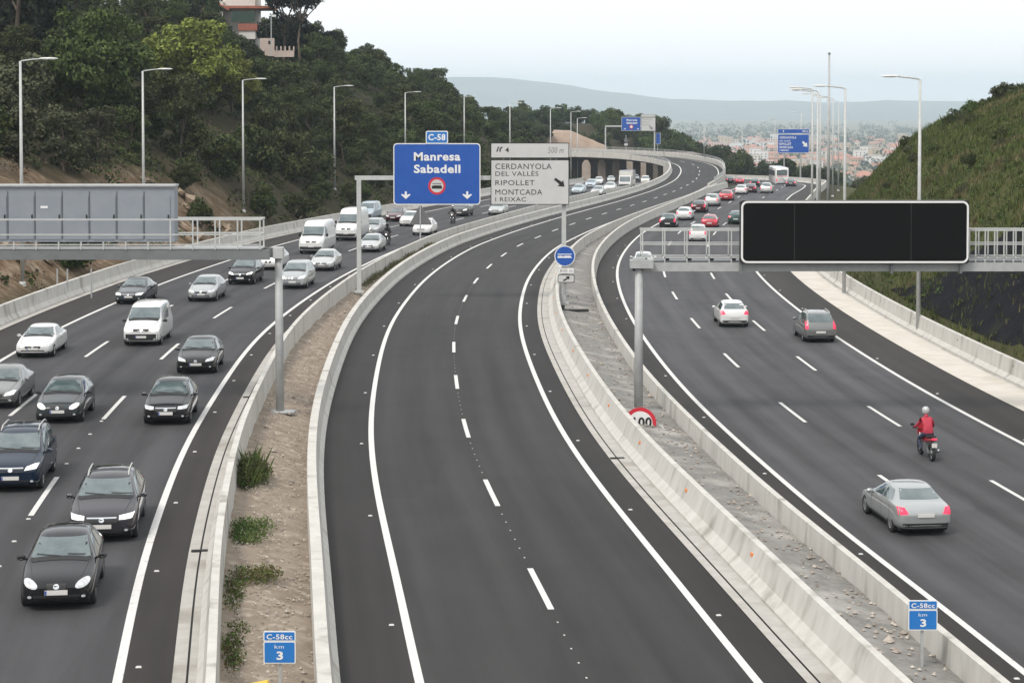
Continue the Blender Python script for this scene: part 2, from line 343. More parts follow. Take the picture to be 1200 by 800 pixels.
def terr_noise(X, Y, dl, dr):
    e = max(dl, dr)
    if e <= 2: return 0.
    a = min(1, (e - 2) / 6.); zz = a * (.9 * mn.noise((X * .09, Y * .09, 3)) + .45 * mn.noise((X * .3, Y * .3, 7)))
    if dl > 0 and Y < 240: zz += a * (1 - sm(10, 22, dl)) * (1 - sm(190, 235, Y)) * 1.1 * (abs(mn.noise((X * .35, Y * .12, 1))) - .25)
    return zz
def terr(X, Y): return ground_z(X, Y) + terr_noise(X, Y, fL1(Y) - X, X - fR1(Y))
gx = list(np.arange(-92, 112, 1.5)); q = 1.5
while gx[-1] < 9500: q *= 1.25; gx.append(gx[-1] + q)
q = 1.5
while gx[0] > -9500: q *= 1.25; gx.insert(0, gx[0] - q)
gy = list(np.arange(-30, 640, 2.5)); q = 2.5
while gy[-1] < 13200: q *= 1.22; gy.append(min(13200, gy[-1] + q))
gx = np.array(gx); nx, ny = len(gx), len(gy); gv = []; gc = []
for Y in gy:
    z = rows_z(Y, gx); l1, r1 = fL1(Y), fR1(Y)
    for i, X in enumerate(gx):
        dl, dr = l1 - X, X - r1; zz = z[i]
        zz += terr_noise(X, Y, dl, dr)
        gv.append((X, Y, zz))
        rk = (sm(1.6, 3, dl) * (1 - sm(6.5, 12, dl + 5 * mn.noise((X * .1, Y * .06, 5))))) * (1 - sm(165, 195, Y)) if dl > 0 else 0
        gs = sm(.5, 3, dr) if dr > 0 and Y < 420 else 0
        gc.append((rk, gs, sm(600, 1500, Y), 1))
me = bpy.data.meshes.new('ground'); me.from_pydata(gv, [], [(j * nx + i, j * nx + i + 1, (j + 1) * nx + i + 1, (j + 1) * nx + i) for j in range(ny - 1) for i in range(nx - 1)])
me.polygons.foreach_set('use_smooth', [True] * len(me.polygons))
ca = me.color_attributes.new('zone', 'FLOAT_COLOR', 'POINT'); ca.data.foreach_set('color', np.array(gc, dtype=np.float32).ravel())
gm = bpy.data.materials.new('ground_cover'); gm.use_nodes = True; n = gm.node_tree.nodes; l = gm.node_tree.links; b = n['Principled BSDF']; b.inputs['Roughness'].default_value = .95; b.inputs['Specular IOR Level'].default_value = .1
at_ = n.new('ShaderNodeAttribute'); at_.attribute_name = 'zone'; sp = n.new('ShaderNodeSeparateColor'); l.new(at_.outputs['Color'], sp.inputs[0]); tcn = n.new('ShaderNodeTexCoord')
def ramp(scale, cols, det=6):
    z = n.new('ShaderNodeTexNoise'); z.inputs['Scale'].default_value = scale; z.inputs['Detail'].default_value = det; z.inputs['Roughness'].default_value = .65; l.new(tcn.outputs['Object'], z.inputs['Vector'])
    r = n.new('ShaderNodeValToRGB'); e = r.color_ramp.elements
    for i, c in enumerate(cols):
        p = .3 + .4 * i / (len(cols) - 1)
        if i < 2: e[i].position = p; e[i].color = (*c, 1)
        else: w = e.new(p); w.color = (*c, 1)
    l.new(z.outputs['Fac'], r.inputs['Fac']); return r.outputs['Color'], z.outputs['Fac']
c_hill, f_h = ramp(.22, [(.026, .03, .014), (.05, .042, .025), (.032, .042, .016)])
c_rock, f_r = ramp(.8, [(.075, .045, .025), (.18, .125, .08), (.34, .275, .205)])
c_gras, f_g = ramp(.35, [(.045, .058, .018), (.075, .075, .028), (.034, .05, .015)])
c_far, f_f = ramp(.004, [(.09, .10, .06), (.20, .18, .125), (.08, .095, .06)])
prev = c_hill
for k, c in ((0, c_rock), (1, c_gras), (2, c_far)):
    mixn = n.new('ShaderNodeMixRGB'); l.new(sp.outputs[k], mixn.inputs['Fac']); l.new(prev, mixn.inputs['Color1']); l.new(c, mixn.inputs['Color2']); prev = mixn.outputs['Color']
l.new(prev, b.inputs['Base Color'])
bn = n.new('ShaderNodeBump'); bn.inputs['Strength'].default_value = .6; bn.inputs['Distance'].default_value = .45; l.new(f_r, bn.inputs['Height']); l.new(bn.outputs['Normal'], b.inputs['Normal'])
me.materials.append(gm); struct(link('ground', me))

# ------------------------------------------------------------------ strips and sweeps along a path
def val(o, s): return o(s) if callable(o) else o
def strip(p, s0, s1, o0, o1, dz, cols=1, step=2.):
    mb = MB(); mb.uv = []; n = max(2, int((s1 - s0) / step) + 1)
    for i in range(n):
        s = s0 + (s1 - s0) * i / (n - 1); a, b = val(o0, s), val(o1, s)
        for k in range(cols + 1):
            o = a + (b - a) * k / cols; mb.v.append(tuple(p.at(s, o, dz))); mb.uv.append((o, s))
    c = cols + 1; mb.f = [(i * c + k, i * c + k + 1, (i + 1) * c + k + 1, (i + 1) * c + k) for i in range(n - 1) for k in range(cols)]; mb.m = [0] * len(mb.f); return mb
def sweep(p, s0, s1, prof, step=2., zfoot=None, caps=True):
    """closed profile (offset, height) carried along a path; heights below -5 reach down to the ground"""
    mb = MB(); n = max(2, int((s1 - s0) / step) + 1); k = len(prof)
    for i in range(n):
        s = s0 + (s1 - s0) * i / (n - 1)
        for o, z in prof:
            v = p.at(s, val(o, s), 0)
            mb.v.append((v.x, v.y, (zfoot(v) if z < -5 else v.z + z)))
    mb.f = [(i * k + j, i * k + (j + 1) % k, (i + 1) * k + (j + 1) % k, (i + 1) * k + j) for i in range(n - 1) for j in range(k)]
    if caps: mb.f += [tuple(range(k))[::-1], tuple((n - 1) * k + j for j in range(k))]
    mb.m = [0] * len(mb.f); return mb
def foot(v): return ground_z(v.x, v.y) - .6

A_L = asphalt('asphalt_left', (.047, .0465, .0495), (.026, .0222, .0208), -3 * LW, 0, .10)
A_B = asphalt('asphalt_bus', (.0295, .028, .0277), (.0215, .0193, .0185), -LW, LW, .075)
A_R = asphalt('asphalt_right', (.057, .0562, .0598), (.0265, .0235, .022), 0, 3 * LW, .10)
S = lambda p, Y: p.sY(Y)
eL, eB, eR = PL.len, PB.len, PR.len
wide = lambda s: float(np.interp(PR.at(s).y, [0, 160, 250], [2.1, 2.1, .5]))           # bright apron on the right narrows
r_e0, r_e1 = 3 * LW + 2.65, lambda s: 3 * LW + 2.65 + wide(s)
road_l = struct(strip(PL, 0, eL, L_EDGE, 1.12, 0, 4).build('left_road', A_L))
road_b = struct(strip(PB, 0, eB, -LW - 1.72, LW + 1.05, 0, 4).build('bus_road', A_B))
road_r = struct(strip(PR, 0, eR, -1.62, r_e0, 0, 4).build('right_road', A_R))

# painted lines: sheets 4 mm up, every dash a piece of its road
def line(p, road, o, s0, s1, w=.2, name='edge_line'):
    return strip(p, s0, s1, o - w / 2, o + w / 2, .006, 1, 2.).build(name, M['paint_white'], road)
def dashes(p, road, o, s_ref, period, ln, s0, s1, w=.16):
    s = s_ref - period * math.ceil((s_ref - s0) / period)
    while s < s1:
        if s > s0: strip(p, s, s + ln, o - w / 2, o + w / 2, .006, 1, 1.5).build('lane_dash', M['paint_white'], road)
        s += period
line(PL, road_l, 0, 0, S(PL, 470)); line(PL, road_l, -3 * LW, 0, S(PL, 470))
line(PB, road_b, -LW, 0, eB); line(PB, road_b, LW, 0, eB)
line(PR, road_r, 0, 0, S(PR, 425)); line(PR, road_r, 3 * LW, 0, S(PR, 425) + 60)
s50 = PB.sY(50.2)
dashes(PB, road_b, 0, s50 - 2.2, 12.5, 4.3, 8, eB)
dashes(PL, road_l, -LW, PL.sY(75.7, -LW) - 2.9, 17, 5.8, 8, S(PL, 400))
dashes(PL, road_l, -2 * LW, PL.sY(76.5, -2 * LW) - 2.9, 17, 5.8, 8, S(PL, 400))
dashes(PR, road_r, LW, PR.sY(100.2, LW) - 2.7, 17, 5.4, 8, S(PR, 410))
dashes(PR, road_r, 2 * LW, PR.sY(99, 2 * LW) - 2.7, 17, 5.4, 8, S(PR, 410))
dm = MB(); s = s50 - 2.2 + 4.3 - 25                                  # faint setting-out dots between the dashes
while s < S(PB, 130):
    if s > 8:
        for k in range(6):
            a = s + 1.2 + k * 1.15; q_ = [p_ for p_ in (PB.at(a, -.02, .006), PB.at(a, .02, .006), PB.at(a + .09, .02, .006), PB.at(a + .09, -.02, .006))]; dm.add(q_, [(0, 1, 2, 3)])
    s += 12.5
dm.build('marking_dots', M['paint_white'], road_b)['kind'] = 'stuff'
# cat's eyes beside the lines
sb = MB(); sb.add([(-.065, -.05, 0), (.065, -.05, 0), (.065, .05, 0), (-.065, .05, 0), (-.045, -.025, .025), (.045, -.025, .025), (.045, .025, .025), (-.045, .025, .025)],
                  [(0, 1, 5, 4), (1, 2, 6, 5), (2, 3, 7, 6), (3, 0, 4, 7), (4, 5, 6, 7)]); stud_me = sb.mesh('road_stud', M['stud'])
def studs(p, road, o, s_ref, period, s0, s1):
    s = s_ref - period * math.floor((s_ref - s0) / period)
    while s < s1:
        t = p.dir(s); o_ = link('road_stud', stud_me, road, p.at(s, o, .004)); o_.rotation_euler = (0, 0, math.atan2(t.y, t.x) - R(90)); s += period
studs(PL, road_l, .38, S(PL, 49), 8.5, 10, S(PL, 200)); studs(PB, road_b, -LW - .36, S(PB, 47), 12.5, 10, S(PB, 230)); studs(PB, road_b, LW + .36, S(PB, 47), 12.5, 10, S(PB, 230))
studs(PR, road_r, -.36, S(PR, 57), 12.5, 10, S(PR, 190)); studs(PR, road_r, 3 * LW + .36, S(PR, 88), 12.5, 20, S(PR, 190)); studs(PL, road_l, -LW, S(PL, 50), 2.83, S(PL, 40), S(PL, 74))

# median of bare dirt between left road and bus road, median of old concrete between bus road and right road
def median(name, xa, xb, za, zb, Y0, Y1, mt, amp, seed, cols=9, step=.7):
    mb = MB(); n = int((Y1 - Y0) / step)
    for j in range(n + 1):
        Y = Y0 + (Y1 - Y0) * j / n; a, b = xa(Y), xb(Y); b = max(b, a + .02)
        for k in range(cols + 1):
            t = k / cols; X = a + (b - a) * t
            bumpy = amp * (mn.noise((X * .9, Y * .7, seed)) + .6 * mn.noise((X * 2.7, Y * 1.9, seed + 3)) + .35 * mn.noise((X * 6, Y * 5, seed + 5)))
            mb.v.append((X, Y, za(Y) * (1 - t) + zb(Y) * t + bumpy + .03))
    c = cols + 1; mb.f = [(j * c + k, j * c + k + 1, (j + 1) * c + k + 1, (j + 1) * c + k) for j in range(n) for k in range(cols)]; mb.m = [0] * len(mb.f)
    return struct(mb.build(name, mt, smooth=True))
dirt_z = lambda Y: zL(Y) * .7 + .12
median('dirt_strip', PL.xf(1.95), PB.xf(-LW - 2.1), dirt_z, lambda Y: zB(Y) + .12, 6, 205, M['dirt'], .10, 1)
median('concrete_strip', PB.xf(LW + 2.3), PR.xf(-1.85), lambda Y: zB(Y) + .02, lambda Y: zR(Y) * .75 + .08, 6, 330, M['conc_dark'], .05, 11)

# concrete barriers (each one long thing) with gutter, slot and reflectors
def barrier(name, label, p, s0, s1, prof, mt=None, zfoot=None):
    o = sweep(p, s0, s1, prof, 2., zfoot).build(name, mt or M['concrete']); return tag(o, label, 'barrier')
def refl(p, par, o, z, s0, s1, period, m, side):
    rb = MB(); rb.box((0, 0, 0), (.05, .17, .09)); me_ = rb.mesh('reflector', m); s = s0
    while s < s1:
        t = p.dir(s); q = link('reflector', me_, par, p.at(s, o, z)); q.rotation_euler = (0, 0, math.atan2(t.y, t.x) - R(90)); q.rotation_euler.z += 0; s += period
bl0 = L_EDGE
bar_ll = barrier('concrete_barrier', 'pale concrete safety barrier along the wooded hillside at the far left', PL, 0, eL,
    [(bl0 - .45, -.3), (bl0 - .45, .10), (bl0 - .62, .34), (bl0 - .72, .98), (bl0 - .95, .98), (bl0 - 1.02, -.4)])
strip(PL, 0, eL, bl0 - .47, bl0 + .02, .03).build('gutter', M['conc_top'], bar_ll)
bar_lr = barrier('concrete_barrier', 'narrow white concrete barrier between the left road and the bare dirt strip', PL, 0, S(PL, 345),
    [(1.60, -.3), (1.60, .09), (1.74, .30), (1.83, .84), (2.02, .84), (2.07, -.4)])
strip(PL, 0, S(PL, 345), 1.10, 1.38, .02).build('gutter', M['conc_top'], bar_lr); strip(PL, 0, S(PL, 345), 1.43, 1.62, .035).build('gutter', M['conc_top'], bar_lr)
strip(PL, 0, S(PL, 345), 1.37, 1.44, .008).build('slot_drain', M['slot'], bar_lr)
bar_bl = barrier('concrete_barrier', 'concrete barrier on the left of the central bus road, beside the dirt strip', PB, 0, DECK,
    [(-LW - 1.70, -.3), (-LW - 1.70, .10), (-LW - 1.85, .30), (-LW - 1.95, .86), (-LW - 2.24, .86), (-LW - 2.30, -9)], zfoot=foot)
br0 = LW + 1.05
bar_br = barrier('concrete_barrier', 'concrete barrier with amber reflectors along the right of the central bus road', PB, 0, S(PB, 322),
    [(br0 + .66, -.3), (br0 + .66, .10), (br0 + .90, .32), (br0 + 1.10, .90), (br0 + 1.29, .90), (br0 + 1.34, -.5)])
strip(PB, 0, S(PB, 322), br0 - .02, br0 + .22, .02).build('gutter', M['conc_top'], bar_br); strip(PB, 0, S(PB, 322), br0 + .26, br0 + .68, .035).build('gutter', M['conc_top'], bar_br)
strip(PB, 0, S(PB, 322), br0 + .21, br0 + .27, .008).build('slot_drain', M['slot'], bar_br)
refl(PB, bar_br, br0 + .99, .62, S(PB, 50.6), S(PB, 190), 8.6, M['amber'], 1)
bar_rl = barrier('concrete_barrier', 'concrete barrier on the left edge of the right road, beside the rough concrete median', PR, 0, S(PR, 330),
    [(-1.6, -.3), (-1.6, .10), (-1.66, .32), (-1.75, .95), (-1.95, .95), (-2.03, -.4)])
ra = lambda k: (lambda s: r_e1(s) + k)
bar_rr = barrier('concrete_barrier', 'concrete barrier with a wide pale apron below the grassy right embankment', PR, 0, eR,
    [(ra(0), -.3), (ra(0), .10), (ra(.20), .30), (ra(.30), 1.0), (ra(.52), 1.0), (ra(.58), -.4)])
strip(PR, 0, eR, r_e0 - .02, lambda s: r_e1(s) - .22, .03, 2).build('apron', M['conc_bright'], bar_rr)
strip(PR, 0, eR, lambda s: r_e1(s) - .23, lambda s: r_e1(s) + .03, .016).build('gutter', M['conc_top'], bar_rr)
refl(PR, bar_rr, r_e0 + 2.1 + .27, .72, S(PR, 92), S(PR, 160), 10.5, M['greyt'], -1)
g = MB(); g.box((0, 0, 0), (.5, .22, .012)); gme = g.mesh('drain_grate', M['slot'])
for p, o, Y, par in ((PL, 1.41, 51, bar_lr), (PB, br0 + .24, 68, bar_br), (PL, 1.41, 78, bar_lr)):
    s = S(p, Y); t = p.dir(s); q = link('drain_grate', gme, par, p.at(s, o, .045)); q.rotation_euler = (0, 0, math.atan2(t.y, t.x) - R(90))

# ------------------------------------------------------------------ the viaduct that carries the bus road away to the left
via = thing('viaduct', 'pale concrete viaduct curving left over the traffic in the distance', 'viaduct', tuple(PB.at(DECK)))
vl = -Vector(via.location)
def vpart(mb, name, mt, smooth=False): return mb.build(name, mt, via, smooth, vl)
s_w = S(PB, 318)
vpart(sweep(PB, s_w, eB, [(LW + 1.0, -.25), (LW + 1.0, .95), (LW + 1.12, 1.0), (LW + 1.35, 1.0), (LW + 1.40, -.55), (LW + 1.2, -.6)], 2.), 'parapet', M['concrete'])
vpart(sweep(PB, s_w, DECK + 22, [(LW + 1.05, -.3), (LW + 1.36, -.3), (LW + 1.36, -9), (LW + 1.05, -9)], 2., foot), 'retaining_wall', M['concrete'])
vpart(sweep(PB, DECK, eB, [(-LW - 1.70, -.25), (-LW - 1.70, .55), (-LW - 1.82, .60), (-LW - 2.02, .60), (-LW - 2.10, -.55), (-LW - 1.9, -.6)], 2.), 'parapet', M['concrete'])
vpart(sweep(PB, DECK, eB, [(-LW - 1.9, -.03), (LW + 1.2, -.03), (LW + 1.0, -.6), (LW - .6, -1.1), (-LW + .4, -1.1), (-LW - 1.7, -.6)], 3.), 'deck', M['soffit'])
def railing(p, o, s0, s1, z0, h, par, name='railing'):
    mb = MB(); pts = [p.at(s0 + (s1 - s0) * i / 40, o, z0 + h) for i in range(41)]
    mb.tube(pts, .05, 5); mb.tube([v - Vector((0, 0, h * .5)) for v in pts], .035, 4)
    s = s0
    while s <= s1: a = p.at(s, o, z0); mb.bar(a, a + Vector((0, 0, h)), .07); s += 1.5
    return mb.build(name, M['galv'], par, False, vl)
railing(PB, LW + 1.22, S(PB, 330), eB, 1.0, .5, via); railing(PB, -LW - 1.9, DECK - 6, eB, .6, .55, via)
vpart(sweep(PB, DECK - 6, DECK + 10, [(-LW - 1.8, -.5), (-LW - 2.08, -.5), (-LW - 2.08, -9), (-LW - 1.8, -9)], 2., foot), 'retaining_wall', M['concrete'])
for px, w, Y in ((687, 1.9, 441), (705, 1.75, 447), (722, 1.55, 452), (738, 1.4, 458), (754, 1.25, 466), (768, 1.1, 474)):
    X = (px - 600) * Y / FPX; zt = -.5; zb = ground_z(X, Y) - .5; mb = MB()
    mb.slab([(X - w / 2, zb), (X + w / 2, zb), (X + w / 2, zt - .9), (X + w * .2, zt), (X - w * .2, zt), (X - w / 2, zt - .9)], Y - .6, Y + .6); vpart(mb, 'pier', M['pier'])
mb = MB(); mb.box((19, 486, -3.2), (52, 1.5, 7)); mb.box((19, 478, -.1), (52, 17, .5)); vpart(mb, 'abutment_backdrop', M['soffit'])  # dark back wall and slab added to keep the space behind the piers dark

# ------------------------------------------------------------------ sign gantries
Z3 = Vector((0, 0, 1))
def gx_(x, Y): return atY(x, 200, Y).x
def gz_(y, Y): return atY(600, y, Y).z
def panel(par, name, x0, x1, y0, y1, Y, face, edge, r=.12, dep=.08, bw=.06):
    """sign plate given by photo pixels at row Y: back plate, border and face as parts of par (par sits at the origin of its own location)"""
    o = -Vector(par.location); X0, X1, Z0, Z1 = gx_(x0, Y), gx_(x1, Y), gz_(y1, Y), gz_(y0, Y)
    mb = MB(); mb.slab(rrect(X0, Z0, X1, Z1, r), Y, Y + dep); pl = mb.build(name, edge, par, loc=o)
    mb = MB(); mb.slab(rrect(X0 + bw, Z0 + bw, X1 - bw, Z1 - bw, max(.02, r - bw * .6)), Y - .006, Y - .001); mb.build('face', face, pl)
    return pl
def letters(par, t, x0, x1, y0, y1, Y, m, italic=0., bold=.018):
    me_ = text_mesh(t, gx_(x0, Y), gx_(x1, Y), gz_(y1, Y), gz_(y0, Y), Y - .012, m, italic, bold); return link('lettering', me_, par)
def flat(par, name, poly, Y, m, d=.006):
    mb = MB(); mb.slab([(gx_(x, Y), gz_(y, Y)) for x, y in poly][::-1], Y - .012, Y - .012 + d); return mb.build(name, m, par)
def disc(par, name, cx, cy, r, Y, m, dy=.012, r_in=0., n=40):
    mb = MB(); X, Z = gx_(cx, Y), gz_(cy, Y); k = r * Y / FPX; ki = r_in * Y / FPX
    if r_in: mb.lathe([(ki, -dy), (k, -dy), (k, -dy + .006), (ki, -dy + .006)], 'y', n, c=(X, Y, Z))
    else: mb.lathe([(.001, -dy), (k, -dy), (k, -dy + .006), (.001, -dy + .006)], 'y', n, c=(X, Y, Z))
    return mb.build(name, m, par)

# portal over the bus road
Y = 122.0; xp0, xp1 = gx_(420, Y), gx_(661, Y)
zb0, zb1 = dirt_z(Y), -.1
ga = thing('sign_gantry', 'slim grey portal frame carrying the blue and white direction signs over the bus road', 'gantry', (xp0, Y + .35, zb0)); o = -Vector(ga.location)
yb = Y + .35; zt = gz_(211, Y)
for x, zb in ((xp0, zb0), (xp1, zb1)):
    mb = MB(); mb.box((x, yb, (zt + zb) / 2 - .3), (.27, .27, zt - zb + .6)); mb.box((x, yb, zb + .06), (.6, .6, .12)); mb.build('post', M['galv_l'], ga, loc=o)
mb = MB(); mb.box(((xp0 + xp1) / 2, yb, zt + .12), (xp1 - xp0 + .5, .24, .26)); mb.build('beam', M['galv_l'], ga, loc=o)
for x in (gx_(476, Y), gx_(548, Y), gx_(590, Y), gx_(652, Y)): mb = MB(); mb.bar((x, Y + .2, gz_(238, Y)), (x, Y + .2, gz_(172, Y)), .12); mb.build('bracket', M['galv'], ga, loc=o)
s1 = thing('direction_sign', 'large blue Manresa Sabadell sign with a round red-ringed plate, on the portal', 'sign', (gx_(512, Y), Y, gz_(240, Y)))
p = panel(s1, 'plate', 461, 563, 168, 240, Y, M['blue'], M['white'], .22)
letters(p, 'Manresa', 485, 539.5, 178.5, 188.5, Y, M['white'], bold=.03); letters(p, 'Sabadell', 485, 539.5, 193, 203, Y, M['white'], bold=.03)
disc(p, 'red_ring', 512, 218, 10.2, Y, M['red'], .014, 7.6); disc(p, 'roundel_face', 512, 218, 7.9, Y, M['offwhite'], .012)
flat(p, 'pictogram', [(506.5, 214.6), (517.5, 214.6), (517.5, 216), (506.5, 216)], Y - .006, M['greyt']); flat(p, 'pictogram', [(506, 218), (508.5, 217.3), (517, 217.3), (518, 219), (518, 221.2), (506, 221.2)], Y - .006, M['black'])
for ax in (475.5, 547.5):
    flat(p, 'arrow', [(ax - 1.2, 224.3), (ax + 1.2, 224.3), (ax + 1.2, 228.5), (ax + 4.6, 227.3), (ax + 5.6, 228.3), (ax, 233.4), (ax - 5.6, 228.3), (ax - 4.6, 227.3), (ax - 1.2, 228.5)], Y, M['white'])
p = panel(s1, 'route_plate', 499, 525, 153.5, 168.5, Y - .02, M['blue2'], M['white'], .1); letters(p, 'C-58', 502, 522, 157.2, 164.6, Y - .02, M['white'], bold=.03)
s2 = thing('direction_sign', 'white Cerdanyola Ripollet Montcada exit sign with a black slanting arrow, on the portal', 'sign', (gx_(620, Y), Y, gz_(240, Y)))
p = panel(s2, 'distance_plate', 575, 667, 167.5, 185.5, Y, M['offwhite'], M['black'], .06, bw=.045)
flat(p, 'exit_symbol', [(581.5, 178), (583.5, 172), (585, 172), (583, 178)], Y, M['black']); flat(p, 'exit_symbol', [(585, 178), (585.5, 174), (588.5, 171.5), (589, 173.2), (587, 174.5), (586.8, 178)], Y, M['black'])
letters(p, '4', 592, 596.5, 173, 178.5, Y, M['black'], bold=.03); letters(p, '500 m', 642, 660, 172.5, 179.5, Y, M['greyt'], .15, .0)
p = panel(s2, 'plate', 575, 667, 187.2, 240, Y, M['offwhite'], M['black'], .06, bw=.045)
for t, x0, x1, y0, y1 in (('CERDANYOLA', 580.5, 646.5, 191.8, 198.4), ('DEL VALL\u00c8S', 580.5, 631, 199.6, 206.3), ('RIPOLLET', 580.5, 626.5, 211.2, 217.2), ('MONTCADA', 580.5, 635.5, 222, 228.3), ('I REIXAC', 580.5, 616.5, 231, 236.2)):
    letters(p, t, x0, x1, y0, y1, Y, M['black'], bold=0.)
flat(p, 'arrow', [(651, 208.4), (658.4, 213.2), (660, 211), (661.6, 219), (653, 218.2), (655.6, 216.2), (649.2, 210.6)], Y, M['black'])

# round blue sign with two plates on the portal's right post
Y = 121.6
s3 = thing('round_sign', 'round blue sign above two small white plates on the portal post', 'sign', (gx_(662, Y), Y, gz_(335, Y)))
o = -Vector(s3.location); mb = MB(); X, Z = gx_(662, Y), gz_(300, Y); k = 12.2 * Y / FPX
mb.lathe([(.001, 0), (k, 0), (k, .05), (.001, .05)], 'y', 40, c=(X, Y, Z)); p = mb.build('disc', M['white'], s3, loc=o)
disc(p, 'face', 662, 300, 11.2, Y, M['blue']); flat(p, 'pictogram', [(653.5, 297.4), (670, 297.4), (670, 298.4), (653.5, 298.4)], Y - .006, M['white']); flat(p, 'pictogram', [(653.6, 300), (659, 299.6), (659.8, 300.8), (662, 299.6), (668.5, 299.8), (670.6, 302.2), (653.6, 302.2)], Y - .006, M['white'])
p = panel(s3, 'distance_plate', 654, 673, 313.8, 320.6, Y, M['white'], M['greyt'], .03, bw=.02); letters(p, '800 m', 656, 671, 315.2, 319, Y, M['greyt'], .1, 0)
p = panel(s3, 'arrow_plate', 653.6, 673.4, 321.6, 331.2, Y, M['offwhite'], M['black'], .1, bw=.04); flat(p, 'arrow', [(659.6, 328.4), (664.4, 325.4), (663, 324), (667.6, 323.4), (667.2, 327.8), (665.8, 326.6), (661, 329.6)], Y, M['black'])

# LED display gantry over the right road
Y = 81.0
gr = thing('display_gantry', 'grey cantilever gantry with railings holding the black display over the right road', 'gantry', (gx_(749, Y), Y, -.35)); o = -Vector(gr.location)
zbm = gz_(312, Y); x0, x1 = gx_(752, Y), gx_(1345, Y)
mb = MB(); mb.tube([(gx_(749, Y), Y, -.6), (gx_(749, Y), Y, zbm - .1)], [.19, .165], 14); mb.box((gx_(749, Y), Y, -.28), (.8, .8, .1)); mb.build('post', M['galv'], gr, True, o)
mb = MB(); mb.box((gx_(752, Y), Y, gz_(309, Y)), (.95, .6, .34)); mb.box((gx_(749, Y), Y, gz_(306, Y)), (.5, .45, .3)); mb.build('post_head', M['galv'], gr, loc=o)
mb = MB()
for dy in (0, 1.1): mb.box(((x0 + x1) / 2, Y + .15 + dy, gz_(313, Y)), (x1 - x0, .18, .36))
mb.build('beam', M['galv'], gr, loc=o)
mb = MB(); mb.box(((x0 + x1) / 2, Y + .7, gz_(306.5, Y)), (x1 - x0, 1.0, .05)); mb.build('walkway', M['steel_d'], gr, loc=o)
mb = MB()
for dy in (.12, 1.25):
    for yy, w in ((270, .06), (286.5, .045), (302, .05)): mb.bar((x0, Y + dy, gz_(yy, Y)), (x1, Y + dy, gz_(yy, Y)), w)
mb.build('rail', M['galv_l'], gr, loc=o)
x = x0 + .05; mb = MB(); k = 0
while x < x1:
    wide_bar = .92 if x < gx_(1130, Y) else .39
    for dy in (.12, 1.25): 
        q = MB(); q.bar((x, Y + dy, gz_(308, Y)), (x, Y + dy, gz_(269, Y)), .05); q.build('railing_post', M['galv_l'], gr, loc=o)
    if k % 1 == 0 and x < gx_(870, Y): q = MB(); q.box((x + .1, Y + .3, gz_(303.5, Y)), (.2, .2, .14)); q.build('floodlight', M['black'], gr, loc=o)
    x += wide_bar; k += 1
dv = thing('message_display', 'long black electronic message display with a white rounded border', 'display', (gx_(1000, Y), Y - .1, gz_(307, Y))); o = -Vector(dv.location)
X0, X1, Z0, Z1 = gx_(867, Y), gx_(1134, Y), gz_(308, Y), gz_(234.5, Y)
mb = MB(); mb.slab(rrect(X0, Z0, X1, Z1, .08), Y - .35, Y + .1); mb.build('housing', M['black'], dv, loc=o)
mb = MB(); pa, pb = rrect(X0 + .02, Z0 + .02, X1 - .02, Z1 - .02, .26, 8), rrect(X0 + .10, Z0 + .10, X1 - .10, Z1 - .10, .19, 8); nn = len(pa)
mb.add([(x, Y - .37, z) for x, z in pa] + [(x, Y - .37, z) for x, z in pb] + [(x, Y - .345, z) for x, z in pa], [(i, (i + 1) % nn, (i + 1) % nn + nn, i + nn) for i in range(nn)] + [(i, i + 2 * nn, (i + 1) % nn + 2 * nn, (i + 1) % nn) for i in range(nn)]); mb.build('border', M['white'], dv, loc=o)
for a, b_ in ((.12, 2.2), (2.24, 7.0), (7.04, X1 - X0 - .12)):
    mb = MB(); mb.slab(rrect(X0 + a, Z0 + .12, X0 + b_, Z1 - .12, .05), Y - .36, Y - .345); mb.build('screen_panel', M['vms'], dv, loc=o)
for px in (868, 1045, 1126): q = MB(); q.box((gx_(px, Y), Y - .1, gz_(313, Y)), (.1, .14, .5)); q.build('bracket', M['steel_d'], dv, loc=o)

# display gantry over the left road, seen from behind
Y = 76.0
gl = thing('display_gantry', 'grey cantilever gantry with a railed walkway reaching over the left road', 'gantry', (gx_(327, Y), Y, .4)); o = -Vector(gl.location)
x1, x0 = gx_(331, Y), -27.5
mb = MB(); mb.tube([(gx_(327, Y), Y, .0), (gx_(326, Y), Y, gz_(294, Y))], [.17, .145], 14); mb.box((gx_(330, Y), Y, .47), (.95, .6, .10)); mb.build('post', M['galv'], gl, True, o)
mb = MB(); mb.box((gx_(326, Y), Y, gz_(296, Y)), (.38, .5, .42)); mb.build('post_head', M['galv_l'], gl, loc=o)
mb = MB()
for dy in (-.62, .5): mb.box(((x0 + gx_(318, Y)) / 2, Y + dy, gz_(297, Y)), (gx_(318, Y) - x0, .16, .38))
mb.build('beam', M['steel_d'], gl, loc=o)
mb = MB(); mb.box(((x0 + gx_(309, Y)) / 2, Y - .15, gz_(289.8, Y)), (gx_(309, Y) - x0, 1.1, .05)); mb.build('walkway', M['galv'], gl, loc=o)
xe = gx_(308, Y); mb = MB()
for dy in (-.72,):
    for yy, w in ((256, .065), (273.5, .05), (285, .04)): mb.bar((x0, Y + dy, gz_(yy, Y)), (xe, Y + dy, gz_(yy, Y)), w)
for yy, w in ((256, .065), (273.5, .05)): mb.bar((gx_(206, Y), Y + .42, gz_(yy, Y)), (xe, Y + .42, gz_(yy, Y)), w); mb.bar((xe, Y - .72, gz_(yy, Y)), (xe, Y + .42, gz_(yy, Y)), w)
mb.build('rail', M['galv_l'], gl, loc=o)
x = xe - .03
